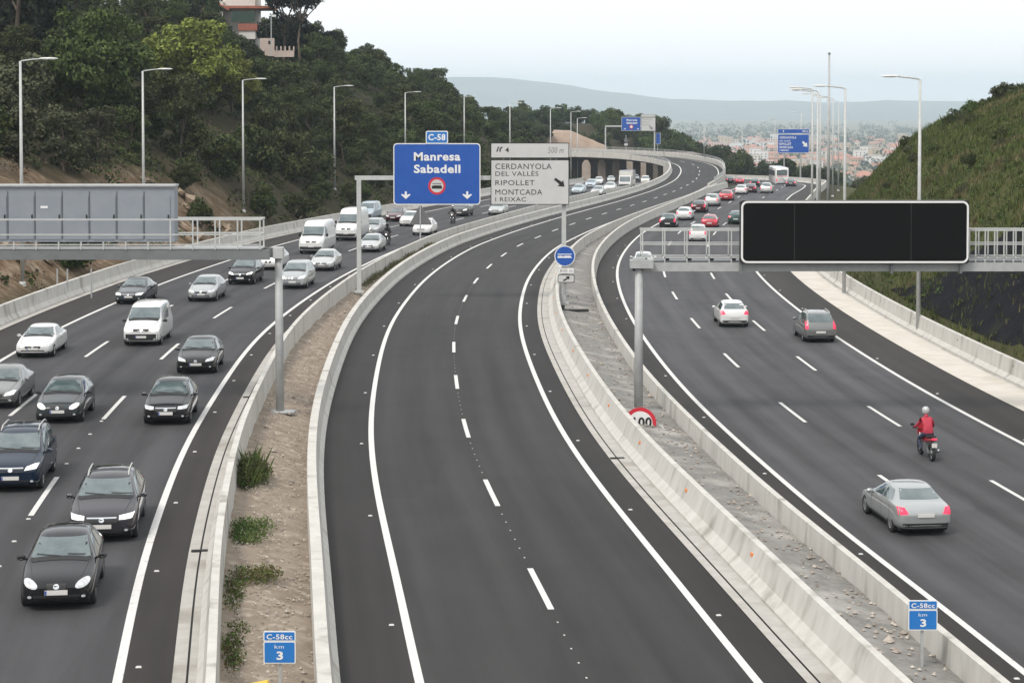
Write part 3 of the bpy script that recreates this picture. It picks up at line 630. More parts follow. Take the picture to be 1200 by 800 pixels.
while x > x0:
    q = MB(); q.bar((x, Y - .72, gz_(291, Y)), (x, Y - .72, gz_(255 if x > gx_(180, Y) else 282, Y)), .055); q.build('railing_post', M['galv_l'], gl, loc=o)
    if x > gx_(215, Y): q = MB(); q.bar((x, Y + .42, gz_(291, Y)), (x, Y + .42, gz_(256, Y)), .055); q.build('railing_post', M['galv_l'], gl, loc=o)
    x -= .86
dl = thing('message_display', 'back of a grey steel display cabinet with a row of doors over the left road', 'display', (gx_(60, Y), Y + .3, gz_(285, Y))); o = -Vector(dl.location)
Z0, Z1, X1 = gz_(284, Y), gz_(218.5, Y), gx_(203, Y); X0 = -25.5
mb = MB(); mb.box(((X0 + X1) / 2, Y + .62, (Z0 + Z1) / 2), (X1 - X0, .8, Z1 - Z0)); mb.build('cabinet', M['cabinet'], dl, loc=o)
mb = MB(); mb.box(((X0 + X1) / 2, Y + .6, Z1 + .02), (X1 - X0 + .08, .95, .07)); mb.build('cabinet_top', M['galv'], dl, loc=o)
X = X1 - .12; mb = MB(); jm = MB(); 
while X > X0 + 1:
    w = 1.06; xa, xb = X - w + .05, X - .05
    q = MB(); q.slab(rrect(xa, Z0 + .1, xb, Z1 - .36, .02, 1), Y + .185, Y + .23); dd = q.build('door', M['cabinet'], dl, loc=o)
    q = MB(); q.box((xb - .06, Y + .17, (Z0 + Z1) / 2 - .1), (.05, .04, .16)); q.build('handle', M['black'], dd)
    jm = MB(); jm.box((X - w, Y + .215, (Z0 + Z1) / 2 - .05), (.035, .02, Z1 - Z0 - .3)); jm.build('door_joint', M['cabinet_d'], dl, loc=o); X -= w
q = MB(); q.box((gx_(50, Y), Y + .18, gz_(243, Y)), (.28, .012, .09)); q.build('sticker', M['white'], dl, loc=o)

# warning triangle seen from behind
Y = 170.0; X = gx_(492.5, Y); zb = ground_z(X, Y)
wt = thing('warning_sign', 'grey back of a triangular warning sign on a post beside the left road barrier', 'sign', (X, Y, zb))
mb = MB(); mb.slab([(x - X, z - zb) for x, z in ((gx_(480.5, Y), gz_(263.5, Y)), (gx_(505, Y), gz_(263.5, Y)), (gx_(506, Y), gz_(262.6, Y)), (gx_(493.2, Y), gz_(240.4, Y)), (gx_(492, Y), gz_(240.4, Y)), (gx_(479.6, Y), gz_(262.6, Y)))], 0, .05); mb.build('plate', M['back'], wt)
mb = MB(); mb.box((0, -.06, (gz_(241, Y) - zb) / 2), (.12, .08, gz_(241, Y) - zb)); mb.build('post', M['galv'], wt)

# kilometre signs
def km_sign(x0, x1, y0, y1, Y, zb, label):
    X = gx_((x0 + x1) / 2, Y); t = thing('kilometre_sign', label, 'sign', (X, Y, zb)); o = -Vector(t.location)
    mb = MB(); zt = gz_(y0, Y); mb.box((X, Y + .08, (zt + zb) / 2 - .1), (.06, .06, zt - zb)); mb.build('post', M['galv'], t, loc=o)
    w, h = x1 - x0, y1 - y0; ym = y0 + h * .31
    p = panel(t, 'route_plate', x0, x1, y0, ym, Y, M['blue2'], M['white'], .03, .02, .022); letters(p, 'C-58cc', x0 + w * .1, x1 - w * .1, y0 + h * .09, y0 + h * .25, Y, M['white'], bold=.02)
    p = panel(t, 'plate', x0, x1, ym + .2, y1, Y, M['blue2'], M['white'], .03, .02, .022)
    letters(p, 'km', x0 + w * .35, x0 + w * .64, y0 + h * .42, y0 + h * .53, Y, M['white'], bold=.0); letters(p, '3', x0 + w * .41, x0 + w * .61, y0 + h * .62, y0 + h * .88, Y, M['white'], bold=.03)
km_sign(306, 344, 739, 777, 40.0, .3, 'small blue kilometre 3 sign on a post in the dirt strip')
km_sign(1068.5, 1103, 703, 738, 44.0, -.35, 'small blue kilometre 3 sign on a post in the concrete median')
# yellow box on the dirt strip
X, Y = gx_(299, 39.5), 39.3; yb_ = thing('yellow_box', 'yellow plastic box on the dirt strip at the bottom edge of the picture', 'box', (X, Y, .15))
mb = MB(); mb.slab([(-.26, 0), (.26, 0), (.24, .58), (.21, .63), (-.10, .57), (-.25, .52)], -.2, .2); mb.build('body', M['yellow'], yb_)
mb = MB(); mb.box((0, -.21, .3), (.3, .02, .2)); mb.build('hatch', M['trim'], yb_)

# half-sunken 100 km/h sign at the foot of the display gantry post
Y = 76.6; X = gx_(751, Y); zb = -.3
sp_ = thing('speed_limit_sign', 'red-ringed speed limit sign half sunk in a pit at the foot of the gantry post', 'sign', (X, Y, zb)); o = -Vector(sp_.location)
mb = MB(); kk = 19 * Y / FPX; zc = gz_(496, Y); mb.lathe([(.001, 0), (kk, 0), (kk, .04), (.001, .04)], 'y', 40, c=(X, Y, zc)); p = mb.build('disc', M['red'], sp_, loc=o)
mb = MB(); mb.lathe([(.001, -.008), (kk * .76, -.008), (kk * .76, -.002), (.001, -.002)], 'y', 40, c=(X, Y, zc)); mb.build('face', M['white'], p)
letters(p, '100', 743, 764.5, 488.5, 500.5, Y - .01, M['black'], bold=.03)
pit = thing('pit_edge', 'low concrete frame around the pit that holds the half sunken speed sign', 'kerb', (X, Y - .5, zb)); mb = MB(); mb.box((.1, .2, -.02), (1.7, .16, .16)); mb.build('kerb', M['conc_top'], pit); mb = MB(); mb.box((.85, .75, -.02), (.16, .9, .16)); mb.build('kerb', M['conc_top'], pit); mb = MB(); mb.box((.1, .33, .06), (1.2, .05, .06)); mb.build('rusty_edge', M['rock'], pit)
# dark stump of a cut post beside the portal
X, Y = gx_(659, 118), 118.0; q = thing('post_stub', 'black cut-off post stub lying beside the portal post in the concrete median', 'post', (X, Y, -.15)); mb = MB(); mb.tube([(-.1, 0, 0), (-.05, .05, .45)], .22, 10); mb.build('sleeve', M['trim'], q); mb = MB(); mb.tube([(0, -.1, .12), (1.6, .2, .10)], .09, 8); mb.build('pipe', M['trim'], q)

# far signs
def far_gantry():
    Y = 458.0; t = thing('sign_gantry', 'far grey portal with a blue and a white sign above the viaduct', 'gantry', (gx_(709, Y), Y, .7)); o = -Vector(t.location)
    for px in (709.5, 767): mb = MB(); mb.box((gx_(px, Y), Y + .3, (gz_(148, Y) + .5) / 2), (.3, .3, gz_(148, Y) - .5)); mb.build('post', M['galv_l'], t, loc=o)
    mb = MB(); mb.box(((gx_(709, Y) + gx_(767, Y)) / 2, Y + .3, gz_(148, Y)), (gx_(767, Y) - gx_(709, Y), .3, .35)); mb.build('beam', M['galv_l'], t, loc=o)
    a = thing('direction_sign', 'small far blue Manresa Sabadell sign with a red roundel above the viaduct', 'sign', (gx_(739, Y), Y, gz_(153, Y)))
    p = panel(a, 'plate', 728.3, 750.7, 137.3, 153.3, Y, M['blue'], M['white'], .1)
    letters(p, 'Manresa', 734, 746.5, 139.6, 142, Y, M['white'], bold=.03); letters(p, 'Sabadell', 734, 746.5, 143, 145.4, Y, M['white'], bold=.03); disc(p, 'roundel', 739.7, 148.7, 2.4, Y, M['red']); disc(p, 'roundel_face', 739.7, 148.7, 1.5, Y - .01, M['white'])
    for ax in (732.2, 747.6): flat(p, 'arrow', [(ax - 1.3, 150.6), (ax + 1.3, 150.6), (ax, 152.2)], Y, M['white'])
    b = thing('direction_sign', 'small far white exit sign beside the blue one above the viaduct', 'sign', (gx_(759, Y), Y, gz_(153, Y)))
    panel(b, 'distance_plate', 751.2, 768, 134.2, 137.4, Y, M['offwhite'], M['greyt'], .05); p = panel(b, 'plate', 751.2, 768, 137.8, 153.6, Y, M['offwhite'], M['greyt'], .05); flat(p, 'arrow', [(761, 147.4), (763.5, 149.2), (764.4, 148.2), (765, 152), (761.4, 151.6), (762.4, 150.4), (760, 148.6)], Y, M['greyt'])
    for t_, x1, y0 in (('CERDANYOLA', 764, 139.2), ('RIPOLLET', 761, 142.6), ('MONTCADA', 762.6, 145.6)): letters(p, t_, 752.6, x1, y0, y0 + 1.7, Y, M['greyt'], bold=0)
    c = thing('route_sign', 'small far blue sign plate just right of the white sign on the viaduct', 'sign', (gx_(771, Y), Y + 1, .7)); o = -Vector(c.location)
    p = panel(c, 'plate', 768.4, 773.8, 156, 169, Y + 1, M['blue'], M['white'], .05); mb = MB(); mb.box((gx_(771, Y), Y + 1.2, (gz_(156, Y) + .7) / 2), (.15, .1, gz_(156, Y) - .7)); mb.build('post', M['galv'], c, loc=o)
    d = thing('route_sign', 'small far round sign on a thin post below the blue sign on the viaduct', 'sign', (gx_(733, Y), Y - 2, .7)); o = -Vector(d.location)
    mb = MB(); mb.box((gx_(733, Y), Y - 1.8, (gz_(158, Y) + .7) / 2), (.12, .1, gz_(158, Y) - .7)); q = mb.build('post', M['galv'], d, loc=o); disc(q, 'disc', 733.6, 164.6, 2.4, Y - 2, M['back']); flat(q, 'plate', [(731.4, 168.2), (735.8, 168.2), (735.8, 170.6), (731.4, 170.6)], Y - 2, M['offwhite'])
far_gantry()
Y = 438.0; X = gx_(938, Y); t = thing('direction_sign', 'blue roadside direction sign with a white arrow on posts behind the coach', 'sign', (X, Y, ground_z(X, Y))); o = -Vector(t.location)
p = panel(t, 'distance_plate', 911.3, 948, 151.3, 156.6, Y, M['blue'], M['white'], .08); letters(p, '500 m', 940, 946.5, 152.6, 155.2, Y, M['white']); letters(p, '4', 916.8, 918.6, 152.6, 155.2, Y, M['white'])
p = panel(t, 'plate', 911.3, 948, 157.6, 179.3, Y, M['blue'], M['white'], .12)
for tt, x1, y0, h in (('CERDANYOLA', 933, 160, 2.6), ('DEL VALL\u00c8S', 926, 164, 2.1), ('RIPOLLET', 927, 167.4, 2.8), ('MONTCADA', 929, 171.3, 2.8), ('I REIXAC', 924.5, 175.2, 2.1)): letters(p, tt, 913.4, x1, y0, y0 + h, Y, M['white'], bold=.02)
flat(p, 'arrow', [(941, 165.4), (944, 168.2), (945.4, 167), (946, 172), (940.6, 171.4), (942, 170), (939.6, 167)], Y, M['white'])
for px in (938, 919): mb = MB(); mb.box((gx_(px, Y), Y + .3, (gz_(158, Y) + t.location.z) / 2), (.22, .2, gz_(158, Y) - t.location.z)); mb.build('post', M['galv'], t, loc=o)

# ------------------------------------------------------------------ street lamps
def lamp_parts(h, arm):
    p = MB(); p.tube([(0, 0, 0), (0, 0, .3)], [.22, .20], 12); p.tube([(0, 0, .3), (0, 0, h)], [.135, .075], 10); p.box((0, 0, .03), (.45, .45, .06))
    a = MB(); a.tube([(0, 0, h - .06), (.1, 0, h + .02), (arm * .5, 0, h + .10), (arm, 0, h + .16)], .05, 8)
    hd = MB(); n = 6; vs = []
    for i, (x, w, t) in enumerate(((arm - .1, .06, .05), (arm + .1, .13, .075), (arm + .5, .17, .09), (arm + .85, .14, .07), (arm + 1.0, .05, .03))):
        for yy, zz in ((-w, 0), (-w * .7, t), (w * .7, t), (w, 0), (w * .7, -t * .5), (-w * .7, -t * .5)): vs.append((x, yy, h + .17 + zz))
    hd.add(vs, [(i * 6 + k, i * 6 + (k + 1) % 6, i * 6 + 6 + (k + 1) % 6, i * 6 + 6 + k) for i in range(4) for k in range(6)] + [tuple(range(6)), tuple(range(24, 30))[::-1]])
    g_ = MB(); g_.slab([(arm + .15, h + .105), (arm + .8, h + .105), (arm + .75, h + .13), (arm + .2, h + .13)], -.1, .1)
    return p.mesh('pole', M['galv_l'], True), a.mesh('arm', M['galv_l'], True), hd.mesh('lamp_head', M['lamp_w']), g_.mesh('lens', M['glass_l'])
LP = lamp_parts(14.6, 1.25)
def lamp(x, y, z, rz, label, group, zs=1.):
    t = thing('street_lamp', label, 'street lamp', (x, y, z), rz, group); t.scale = (1, 1, zs)
    link('pole', LP[0], t); link('arm', LP[1], t); h = link('lamp_head', LP[2], t); link('lens', LP[3], h); return t
def lamp_px(px, ytop, Y, rz, label, group):
    X = gx_(px, Y); z = ground_z(X, Y); zt = gz_(ytop, Y); return lamp(X, Y, z - .1, rz, label, group, max(.45, (zt - z) / 14.6))
GL_, GR_ = 'lamps along the left hillside', 'lamps along the right embankment'
for px, yt, Y, lab in ((25, 70, 120, 'tall street lamp nearest the left edge, above the grey cabinet'), (168, 82, 150, 'street lamp in front of the bare rock cut, second from the left edge'),
    (285, 93, 186, 'street lamp beyond the walkway end, third from the left edge'), (392, 101, 228, 'street lamp above the two white vans, fourth from the left edge'),
    (475, 108, 272, 'street lamp rising behind the blue Manresa sign at its left side'), (544, 113, 312, 'street lamp rising behind the blue Manresa sign at its right edge'),
    (597.5, 121, 345, 'street lamp just above the left half of the white exit sign'), (645, 127, 385, 'street lamp above the right half of the white exit sign')):
    lamp_px(px, yt, Y, R(8), lab, GL_)
for px, yt, Y in ((669, 131, 425), (676.5, 138.5, 452)): lamp_px(px, yt, Y, R(8), 'far street lamp by the bare earth slope left of the viaduct', 'lamps beside the earth slope')
for px, yt, Y, lab in ((1077.5, 91, 112, 'tall street lamp nearest on the right embankment, behind the black display'), (990, 102, 135, 'street lamp on the right, second behind the black display'), (958, 105.5, 158, 'street lamp on the right, third behind the black display')):
    lamp_px(px, yt, Y, R(180), lab, GR_)
for Y in (184, 209, 235, 262, 290, 318):
    X = fR1(Y) + .8; lamp(X, Y, ground_z(X, Y) - .1, R(180), 'distant street lamp in the tight receding row along the right road', 'distant lamps right of the road')
for px, yt, Y in ((938.5, 132, 450), (908, 140, 520), (870, 152, 600)): lamp_px(px, yt, Y, R(180), 'thin far street lamp standing among the trees beyond the coach', 'far lamps beyond the coach')
X, Y = gx_(825, 420), 420.0; lamp(X, Y, zB(Y) + .9, R(180), 'far street lamp on the outer curve of the viaduct', 'lamp on the viaduct', .45)
X, Y = gx_(971, 190), 190.0; zb = ground_z(X, Y); t = thing('camera_mast', 'tall thin mast without an arm rising above the right row of lamps', 'mast', (X, Y, zb)); hh = gz_(64, Y) - zb
mb = MB(); mb.tube([(0, 0, -.1), (0, 0, hh)], [.17, .09], 10); mb.build('pole', M['galv'], t, True); mb = MB(); mb.box((0, 0, hh + .08), (.22, .22, .2)); mb.build('camera_head', M['steel_d'], t)

# ------------------------------------------------------------------ vehicles
# rows: x from the nose, underside z, shoulder z, top z, half width (of W/2), top half width (of W/2)
CARS = dict(
 hatch=dict(L=4.0, W=1.74, rows=[(0, .30, .52, .58, .70, .56), (.09, .22, .60, .68, .86, .66), (.34, .19, .69, .78, .955, .74), (.80, .19, .78, .88, .99, .77), (1.12, .19, .85, .96, 1, .80), (1.24, .19, .87, 1.02, 1, .79), (1.88, .19, .90, 1.40, 1, .66), (2.35, .19, .92, 1.46, 1, .68), (3.05, .19, .94, 1.44, 1, .66), (3.55, .19, .95, 1.36, .99, .63), (3.84, .20, .95, 1.03, .96, .72), (3.95, .24, .82, .88, .91, .70), (4.0, .34, .60, .66, .80, .60)],
    cowl=1.14, wst=1.92, roof_e=3.5, tail=3.78, wheels=(.78, 3.27), r=.31, pillars=(2.42,), rear=(1.03, 1.36, .62, .54)),
 sedan=dict(L=4.5, W=1.76, rows=[(0, .30, .50, .56, .70, .56), (.10, .22, .57, .64, .87, .68), (.40, .19, .66, .74, .955, .75), (.95, .19, .75, .83, .99, .78), (1.34, .19, .82, .92, 1, .80), (1.46, .19, .84, .97, 1, .79), (2.15, .19, .88, 1.34, 1, .64), (2.6, .19, .90, 1.41, 1, .66), (3.2, .19, .91, 1.39, 1, .64), (3.5, .19, .92, 1.31, 1, .62), (3.98, .19, .92, 1.02, .99, .72), (4.08, .19, .91, .98, .98, .76), (4.36, .21, .86, .94, .94, .74), (4.46, .26, .74, .80, .90, .70), (4.5, .36, .58, .64, .80, .6)],
    cowl=1.36, wst=2.18, roof_e=3.42, tail=3.86, wheels=(.85, 3.62), r=.31, pillars=(2.68,), rear=(1.02, 1.30, .64, .52)),
 hatch_b=dict(base='hatch', L=3.95, style=1), hatch_c=dict(base='hatch', L=4.0, style=2), sedan_b=dict(base='sedan', style=2),
 wagon=dict(style=2, L=4.45, W=1.84, rows=[(0, .30, .56, .62, .70, .56), (.09, .22, .64, .72, .87, .68), (.36, .19, .73, .82, .955, .75), (.85, .19, .82, .92, .99, .78), (1.18, .19, .89, 1.00, 1, .80), (1.30, .19, .91, 1.06, 1, .79), (2.0, .19, .94, 1.43, 1, .68), (2.5, .19, .96, 1.50, 1, .70), (3.3, .19, .98, 1.50, 1, .69), (3.95, .19, .99, 1.44, .99, .67), (4.26, .2, .98, 1.08, .96, .74), (4.39, .24, .84, .90, .92, .72), (4.45, .34, .62, .68, .82, .62)],
    cowl=1.20, wst=2.04, roof_e=3.92, tail=4.2, wheels=(.84, 3.52), r=.32, pillars=(2.55, 3.45), rear=(1.06, 1.42, .66, .58)),
 mpv=dict(style=0, L=4.4, W=1.80, rows=[(0, .30, .58, .66, .72, .60), (.09, .22, .68, .78, .88, .70), (.32, .19, .78, .88, .96, .76), (.75, .19, .88, .99, .99, .79), (1.02, .19, .94, 1.07, 1, .81), (1.14, .19, .96, 1.13, 1, .80), (1.9, .19, .98, 1.56, 1, .72), (2.4, .19, 1.0, 1.65, 1, .74), (3.4, .19, 1.02, 1.65, 1, .73), (4.0, .19, 1.02, 1.58, .99, .71), (4.24, .2, 1.0, 1.12, .97, .76), (4.35, .24, .84, .92, .94, .74), (4.4, .34, .62, .70, .84, .66)],
    cowl=1.05, wst=1.94, roof_e=3.98, tail=4.2, wheels=(.82, 3.5), r=.33, pillars=(2.5, 3.4), rear=(1.1, 1.55, .68, .6)),
 van=dict(L=4.45, W=1.84, rows=[(0, .30, .62, .72, .76, .64), (.08, .22, .72, .84, .90, .74), (.28, .19, .84, .97, .97, .80), (.60, .19, .96, 1.09, .99, .82), (.86, .19, 1.02, 1.18, 1, .83), (.96, .19, 1.04, 1.24, 1, .82), (1.56, .19, 1.08, 1.78, 1, .78), (2.0, .19, 1.08, 1.92, 1, .82), (3.4, .19, 1.08, 1.94, 1, .83), (4.2, .19, 1.08, 1.90, 1, .82), (4.37, .2, 1.08, 1.72, .99, .82), (4.43, .22, 1.06, 1.4, .98, .84), (4.45, .34, .8, 1.0, .92, .8)],
    cowl=.88, wst=1.60, roof_e=4.1, tail=4.3, wheels=(.82, 3.6), r=.32, pillars=(2.15, 3.2), rear=(1.12, 1.7, .66, .64)),
 bigvan=dict(L=5.6, W=2.06, rows=[(0, .34, .74, .86, .80, .70), (.08, .26, .86, 1.0, .92, .78), (.26, .24, 1.0, 1.16, .98, .84), (.55, .24, 1.16, 1.33, 1, .86), (.74, .24, 1.24, 1.42, 1, .86), (.84, .24, 1.26, 1.50, 1, .86), (1.42, .24, 1.30, 2.12, 1, .80), (1.75, .24, 1.30, 2.42, 1, .82), (2.2, .24, 1.30, 2.55, 1, .84), (3.8, .24, 1.30, 2.58, 1, .85), (5.3, .24, 1.30, 2.56, 1, .85), (5.52, .26, 1.3, 2.48, .99, .85), (5.58, .3, 1.28, 2.1, .98, .86), (5.6, .4, 1.1, 1.6, .96, .86)],
    cowl=.76, wst=1.46, roof_e=2.25, tail=2.35, wheels=(.95, 4.5), r=.36, pillars=(), rear=(1.4, 2.1, .70, .68)),
)
for k_, c_ in list(CARS.items()):
    if 'base' in c_: CARS[k_] = dict(CARS[c_['base']], style=c_['style'])
def subsurf_bool(mb, wells, W, r, mats):
    me0 = mb.mesh('body', mats, True); o = bpy.data.objects.new('body', me0); COL.objects.link(o)
    m = o.modifiers.new('s', 'SUBSURF'); m.levels = 2; m.render_levels = 2
    dg = bpy.context.evaluated_depsgraph_get(); solid = bpy.data.meshes.new_from_object(o.evaluated_get(dg))
    cut = MB()
    for x in wells: cut.lathe([(.001, -W), (r, -W), (r, W), (.001, W)], 'y', 28, c=(x, 0, .31))
    cm = cut.mesh('cutter', mats[1]); co = bpy.data.objects.new('cutter', cm); COL.objects.link(co)
    b_ = o.modifiers.new('b', 'BOOLEAN'); b_.operation = 'DIFFERENCE'; b_.object = co; b_.solver = 'EXACT'; b_.material_mode = 'TRANSFER'
    dg = bpy.context.evaluated_depsgraph_get(); dg.update(); me_ = bpy.data.meshes.new_from_object(o.evaluated_get(dg))
    bpy.data.objects.remove(o); bpy.data.objects.remove(co)
    me_.name = 'body'
    return solid, me_
def patch(bvh, poly, view, off=.006, cell=.09):
    """a thin panel: polygon seen from front / rear / left / right / top, laid onto the body surface"""
    bm = bmesh.new(); vs = [bm.verts.new((a, b, 0)) for a, b in poly]; bm.faces.new(vs)
    for ax in (0, 1):
        lo, hi = min(p[ax] for p in poly), max(p[ax] for p in poly); k = lo + cell
        while k < hi - .01:
            no = (1, 0, 0) if ax == 0 else (0, 1, 0); bmesh.ops.bisect_plane(bm, geom=bm.verts[:] + bm.edges[:] + bm.faces[:], plane_co=(k, 0, 0) if ax == 0 else (0, k, 0), plane_no=no); k += cell
    mb = MB(); bm.verts.index_update(); ok = True
    for v in bm.verts:
        a, b = v.co.x, v.co.y
        org, d = {'front': ((-6, a, b), (1, 0, 0)), 'rear': ((20, a, b), (-1, 0, 0)), 'left': ((a, 6, b), (0, -1, 0)), 'right': ((a, -6, b), (0, 1, 0)), 'top': ((a, b, 6), (0, 0, -1))}[view]
        h = bvh.ray_cast(Vector(org), Vector(d))
        if h[0] is None: h = bvh.find_nearest(Vector(org) + Vector(d) * 6)
        nn = h[1] if h[1].dot(Vector(d)) < 0 else -h[1]; mb.v.append(tuple(h[0] + nn * off))
    for f in bm.faces: mb.f.append(tuple(v.index for v in f.verts)); mb.m.append(0)
    bm.free()
    q = MB(); q.v = mb.v; q.f = mb.f; q.m = mb.m
    me_ = q.mesh('panel', M['trim'], True)
    b2 = bmesh.new(); b2.from_mesh(me_); bmesh.ops.recalc_face_normals(b2, faces=b2.faces[:])
    d = {'front': (-1, 0, 0), 'rear': (1, 0, 0), 'left': (0, 1, 0), 'right': (0, -1, 0), 'top': (0, 0, 1)}[view]
    if sum((f.normal * f.calc_area()).dot(Vector(d)) if True else 0 for f in b2.faces) < 0: bmesh.ops.reverse_faces(b2, faces=b2.faces[:])
    b2.to_mesh(me_); b2.free(); me_.update(); me_.materials.clear(); return me_
def wheel_meshes(r, w=.2):
    t = MB(); t.lathe([(r * .62, -w / 2), (r * .9, -w / 2), (r, -w * .38), (r, w * .38), (r * .9, w / 2), (r * .62, w / 2), (r * .62, -w / 2)], 'y', 24)
    k = MB(); k.lathe([(.001, -w * .40), (r * .16, -w * .40), (r * .2, -w * .3), (r * .28, -w * .3)], 'y', 20)
    for i in range(5):
        a = 2 * math.pi * i / 5; c, s = math.cos(a), math.sin(a); p = lambda rr, tt, y: (c * rr - s * tt, y, s * rr + c * tt)
        k.add([p(r * .2, -.05, -w * .32), p(r * .2, .05, -w * .32), p(r * .6, .06, -w * .38), p(r * .6, -.06, -w * .38)], [(0, 1, 2, 3)])
    k.lathe([(r * .57, -w * .36), (r * .63, -w * .47), (r * .66, -w * .4), (r * .6, -w * .2), (r * .56, -w * .1), (.01, -w * .1)], 'y', 24)
    return t.mesh('wheel', M['tyre'], True), k.mesh('rim', M['rim'], True)
WH = {r: wheel_meshes(r) for r in (.31, .32, .33, .36)}
def build_type(kind):
    c = CARS[kind]; L, W = c['L'], c['W']; h = W / 2; mb = MB(); rows = c['rows']
    for x, zb, zs, zt, w, wt in rows:
        mid = zb + (zs - zb) * .48
        half = [(0, zb), (.62 * w, zb), (.90 * w, zb + .02), (.985 * w, zb + .13), (w, mid), (.985 * w, zs - .06), (.955 * w, zs + .005), (wt + (w * .955 - wt) * .12, zt - .075), (wt * .86, zt - .012), (wt * .45, zt + .012), (0, zt + .02)]
        if zt - zs < .2: half[7] = (min(.93 * w, wt + .10), zs + (zt - zs) * .55)
        ring = [(x, y * h, z) for y, z in half] + [(x, -y * h, z) for y, z in half[-2:0:-1]]
        mb.v += ring
    k = 20; n = len(rows)
    mb.f = [(i * k + j, (i + 1) * k + j, (i + 1) * k + (j + 1) % k, i * k + (j + 1) % k) for i in range(n - 1) for j in range(k)]
    for base, rev in ((0, 0), ((n - 1) * k, 1)):                       # close the ends with quads
        for j in range(10):
            f = (base + j, base + j + 1, base + (k - j - 1) % k, base + (k - j) % k)
            f = tuple(dict.fromkeys(f)); 
            if len(f) > 2: mb.f.append(f if not rev else f[::-1])
    mb.m = [0] * len(mb.f)
    P0 = paint('proto', (.5, .5, .5)); solid, body = subsurf_bool(mb, c['wheels'], W, c['r'] + .055, [P0, M['trim']])
    bm = bmesh.new(); bm.from_mesh(solid); bvh = BVHTree.FromBMesh(bm)
    body.polygons.foreach_set('use_smooth', [True] * len(body.polygons))
    parts = [('body', body, ['PAINT', 'trim'], None)]
    def add(name, me_, mt, par=None): parts.append((name, me_, [mt] if isinstance(mt, str) else mt, par))
    zi = lambda j, x: float(np.interp(x, [r_[0] for r_ in rows], [r_[j] for r_ in rows]))
    cw, ws = c['cowl'], c['wst']; big = kind == 'bigvan'; van = kind in ('bigvan', 'van')
    z0, z1 = zi(3, cw) + .035, zi(3, ws) - .05; y0, y1 = h * (.80 if not van else .84), h * zi(5, ws) * .97
    add('windshield', patch(bvh, [(-y0, z0), (y0, z0), (y1, z1), (-y1, z1)], 'front'), 'glass')
    add('cowl', patch(bvh, [(cw - .06, -h * .74), (cw + .10, -h * .82), (cw + .10, h * .82), (cw - .06, h * .74)], 'top', .008), 'trim')
    for s in (1, -1):
        ya, yb_ = h * .64 * s, h * .78 * s; add('hood_seam', patch(bvh, [(.30, ya), (.30, ya + .014), (cw - .06, yb_ + .014), (cw - .06, yb_)], 'top', .003, .15), 'trim')
        y_ = .30 * s if s > 0 else -.42; add('wiper', patch(bvh, [(y_ - .30, z0 + .015), (y_ + .26, z0 + .05), (y_ + .26, z0 + .07), (y_ - .30, z0 + .035)], 'front', .015, .2), 'trim')
    for s, v in ((1, 'left'), (-1, 'right')):
        xa0, xa1, xc1, xc0 = cw + .36, ws + .16, c['roof_e'] - .12, c['tail'] - .22
        zl = lambda x: zi(2, x) + .055; zr = lambda x: zi(3, x) - .12
        cuts = [None] + list(c['pillars']) + [None]
        for i in range(len(cuts) - 1):
            pl = []
            a, b = cuts[i], cuts[i + 1]
            if a is None: pl += [(xa1, zr(xa1)), (xa0, zl(xa0))]
            else: pl += [(a + .04, zr(a)), (a + .04, zl(a))]
            if b is None: pl += [(xc0, zl(xc0)), (xc1, min(zr(xc1), zl(xc0) + .5))]
            else: pl += [(b - .04, zl(b)), (b - .04, zr(b))]
            if kind == 'van' and i == 2: continue
            add('side_window', patch(bvh, pl, v), 'glass')
        for x in [cw + .30] + list(c['pillars'])[:1] + ([c['wheels'][1] - .1] if not van else []):
            add('door_seam', patch(bvh, [(x, .34), (x + .014, .34), (x + .014, zi(2, x) + .02), (x, zi(2, x) + .02)], v, .003, .12), 'trim')
        hx = (c['pillars'][0] if c['pillars'] else 2.2) - .28; add('door_handle', patch(bvh, [(hx, zi(2, hx) - .10), (hx + .17, zi(2, hx) - .10), (hx + .17, zi(2, hx) - .075), (hx, zi(2, hx) - .075)], v, .02), 'PAINT')
        add('sill', patch(bvh, [(c['wheels'][0] + .42, .20), (c['wheels'][1] - .42, .20), (c['wheels'][1] - .42, .30), (c['wheels'][0] + .42, .30)], v, .008), 'trim')
        mm = MB(); mz = zi(2, cw) + .10 + (.12 if big else 0); mx_ = cw + .38; my = s * (h * .99 + .09); vs = []
        for (dx, sc) in ((-.07, .55), (0, 1), (.06, .9)):
            for k_ in range(8):
                a = 2 * math.pi * k_ / 8; vs.append((mx_ + dx, my + .11 * sc * math.cos(a) * (1 if not big else .9), mz + (.075 if not big else .16) * sc * math.sin(a)))
        mm.add(vs, [(i * 8 + j, i * 8 + (j + 1) % 8, i * 8 + 8 + (j + 1) % 8, i * 8 + 8 + j) for i in range(2) for j in range(8)] + [tuple(range(8)), tuple(range(16, 24))])
        mm.bar((mx_, s * h * .9, mz - .04), (mx_, my, mz - .02), .05); add('mirror', mm.mesh('mirror', M['trim'], True), 'MIRROR')
    zn = zi(3, .2)
    if not big:
        hl = [(h * .46, zn - .15), (h * .84, zn - .11), (h * .90, zn + .01), (h * .78, zn + .015), (h * .52, zn - .05)]
        if c.get('style') == 1: hl = [(h * .68 + h * .19 * math.cos(a), zn - .085 + .085 * math.sin(a) + .10 * (math.cos(a)) * .5) for a in np.linspace(0, 2 * math.pi, 14, endpoint=False)]
        if c.get('style') == 2: hl = [(h * .50, zn - .13), (h * .86, zn - .11), (h * .92, zn + .0), (h * .80, zn - .005), (h * .50, zn - .035)]
        if kind == 'van': hl = [(h * .55, zn - .22), (h * .90, zn - .18), (h * .92, zn - .03), (h * .62, zn - .06)]
    else: hl = [(h * .62, zn - .30), (h * .92, zn - .26), (h * .93, zn + .08), (h * .76, zn + .02)]
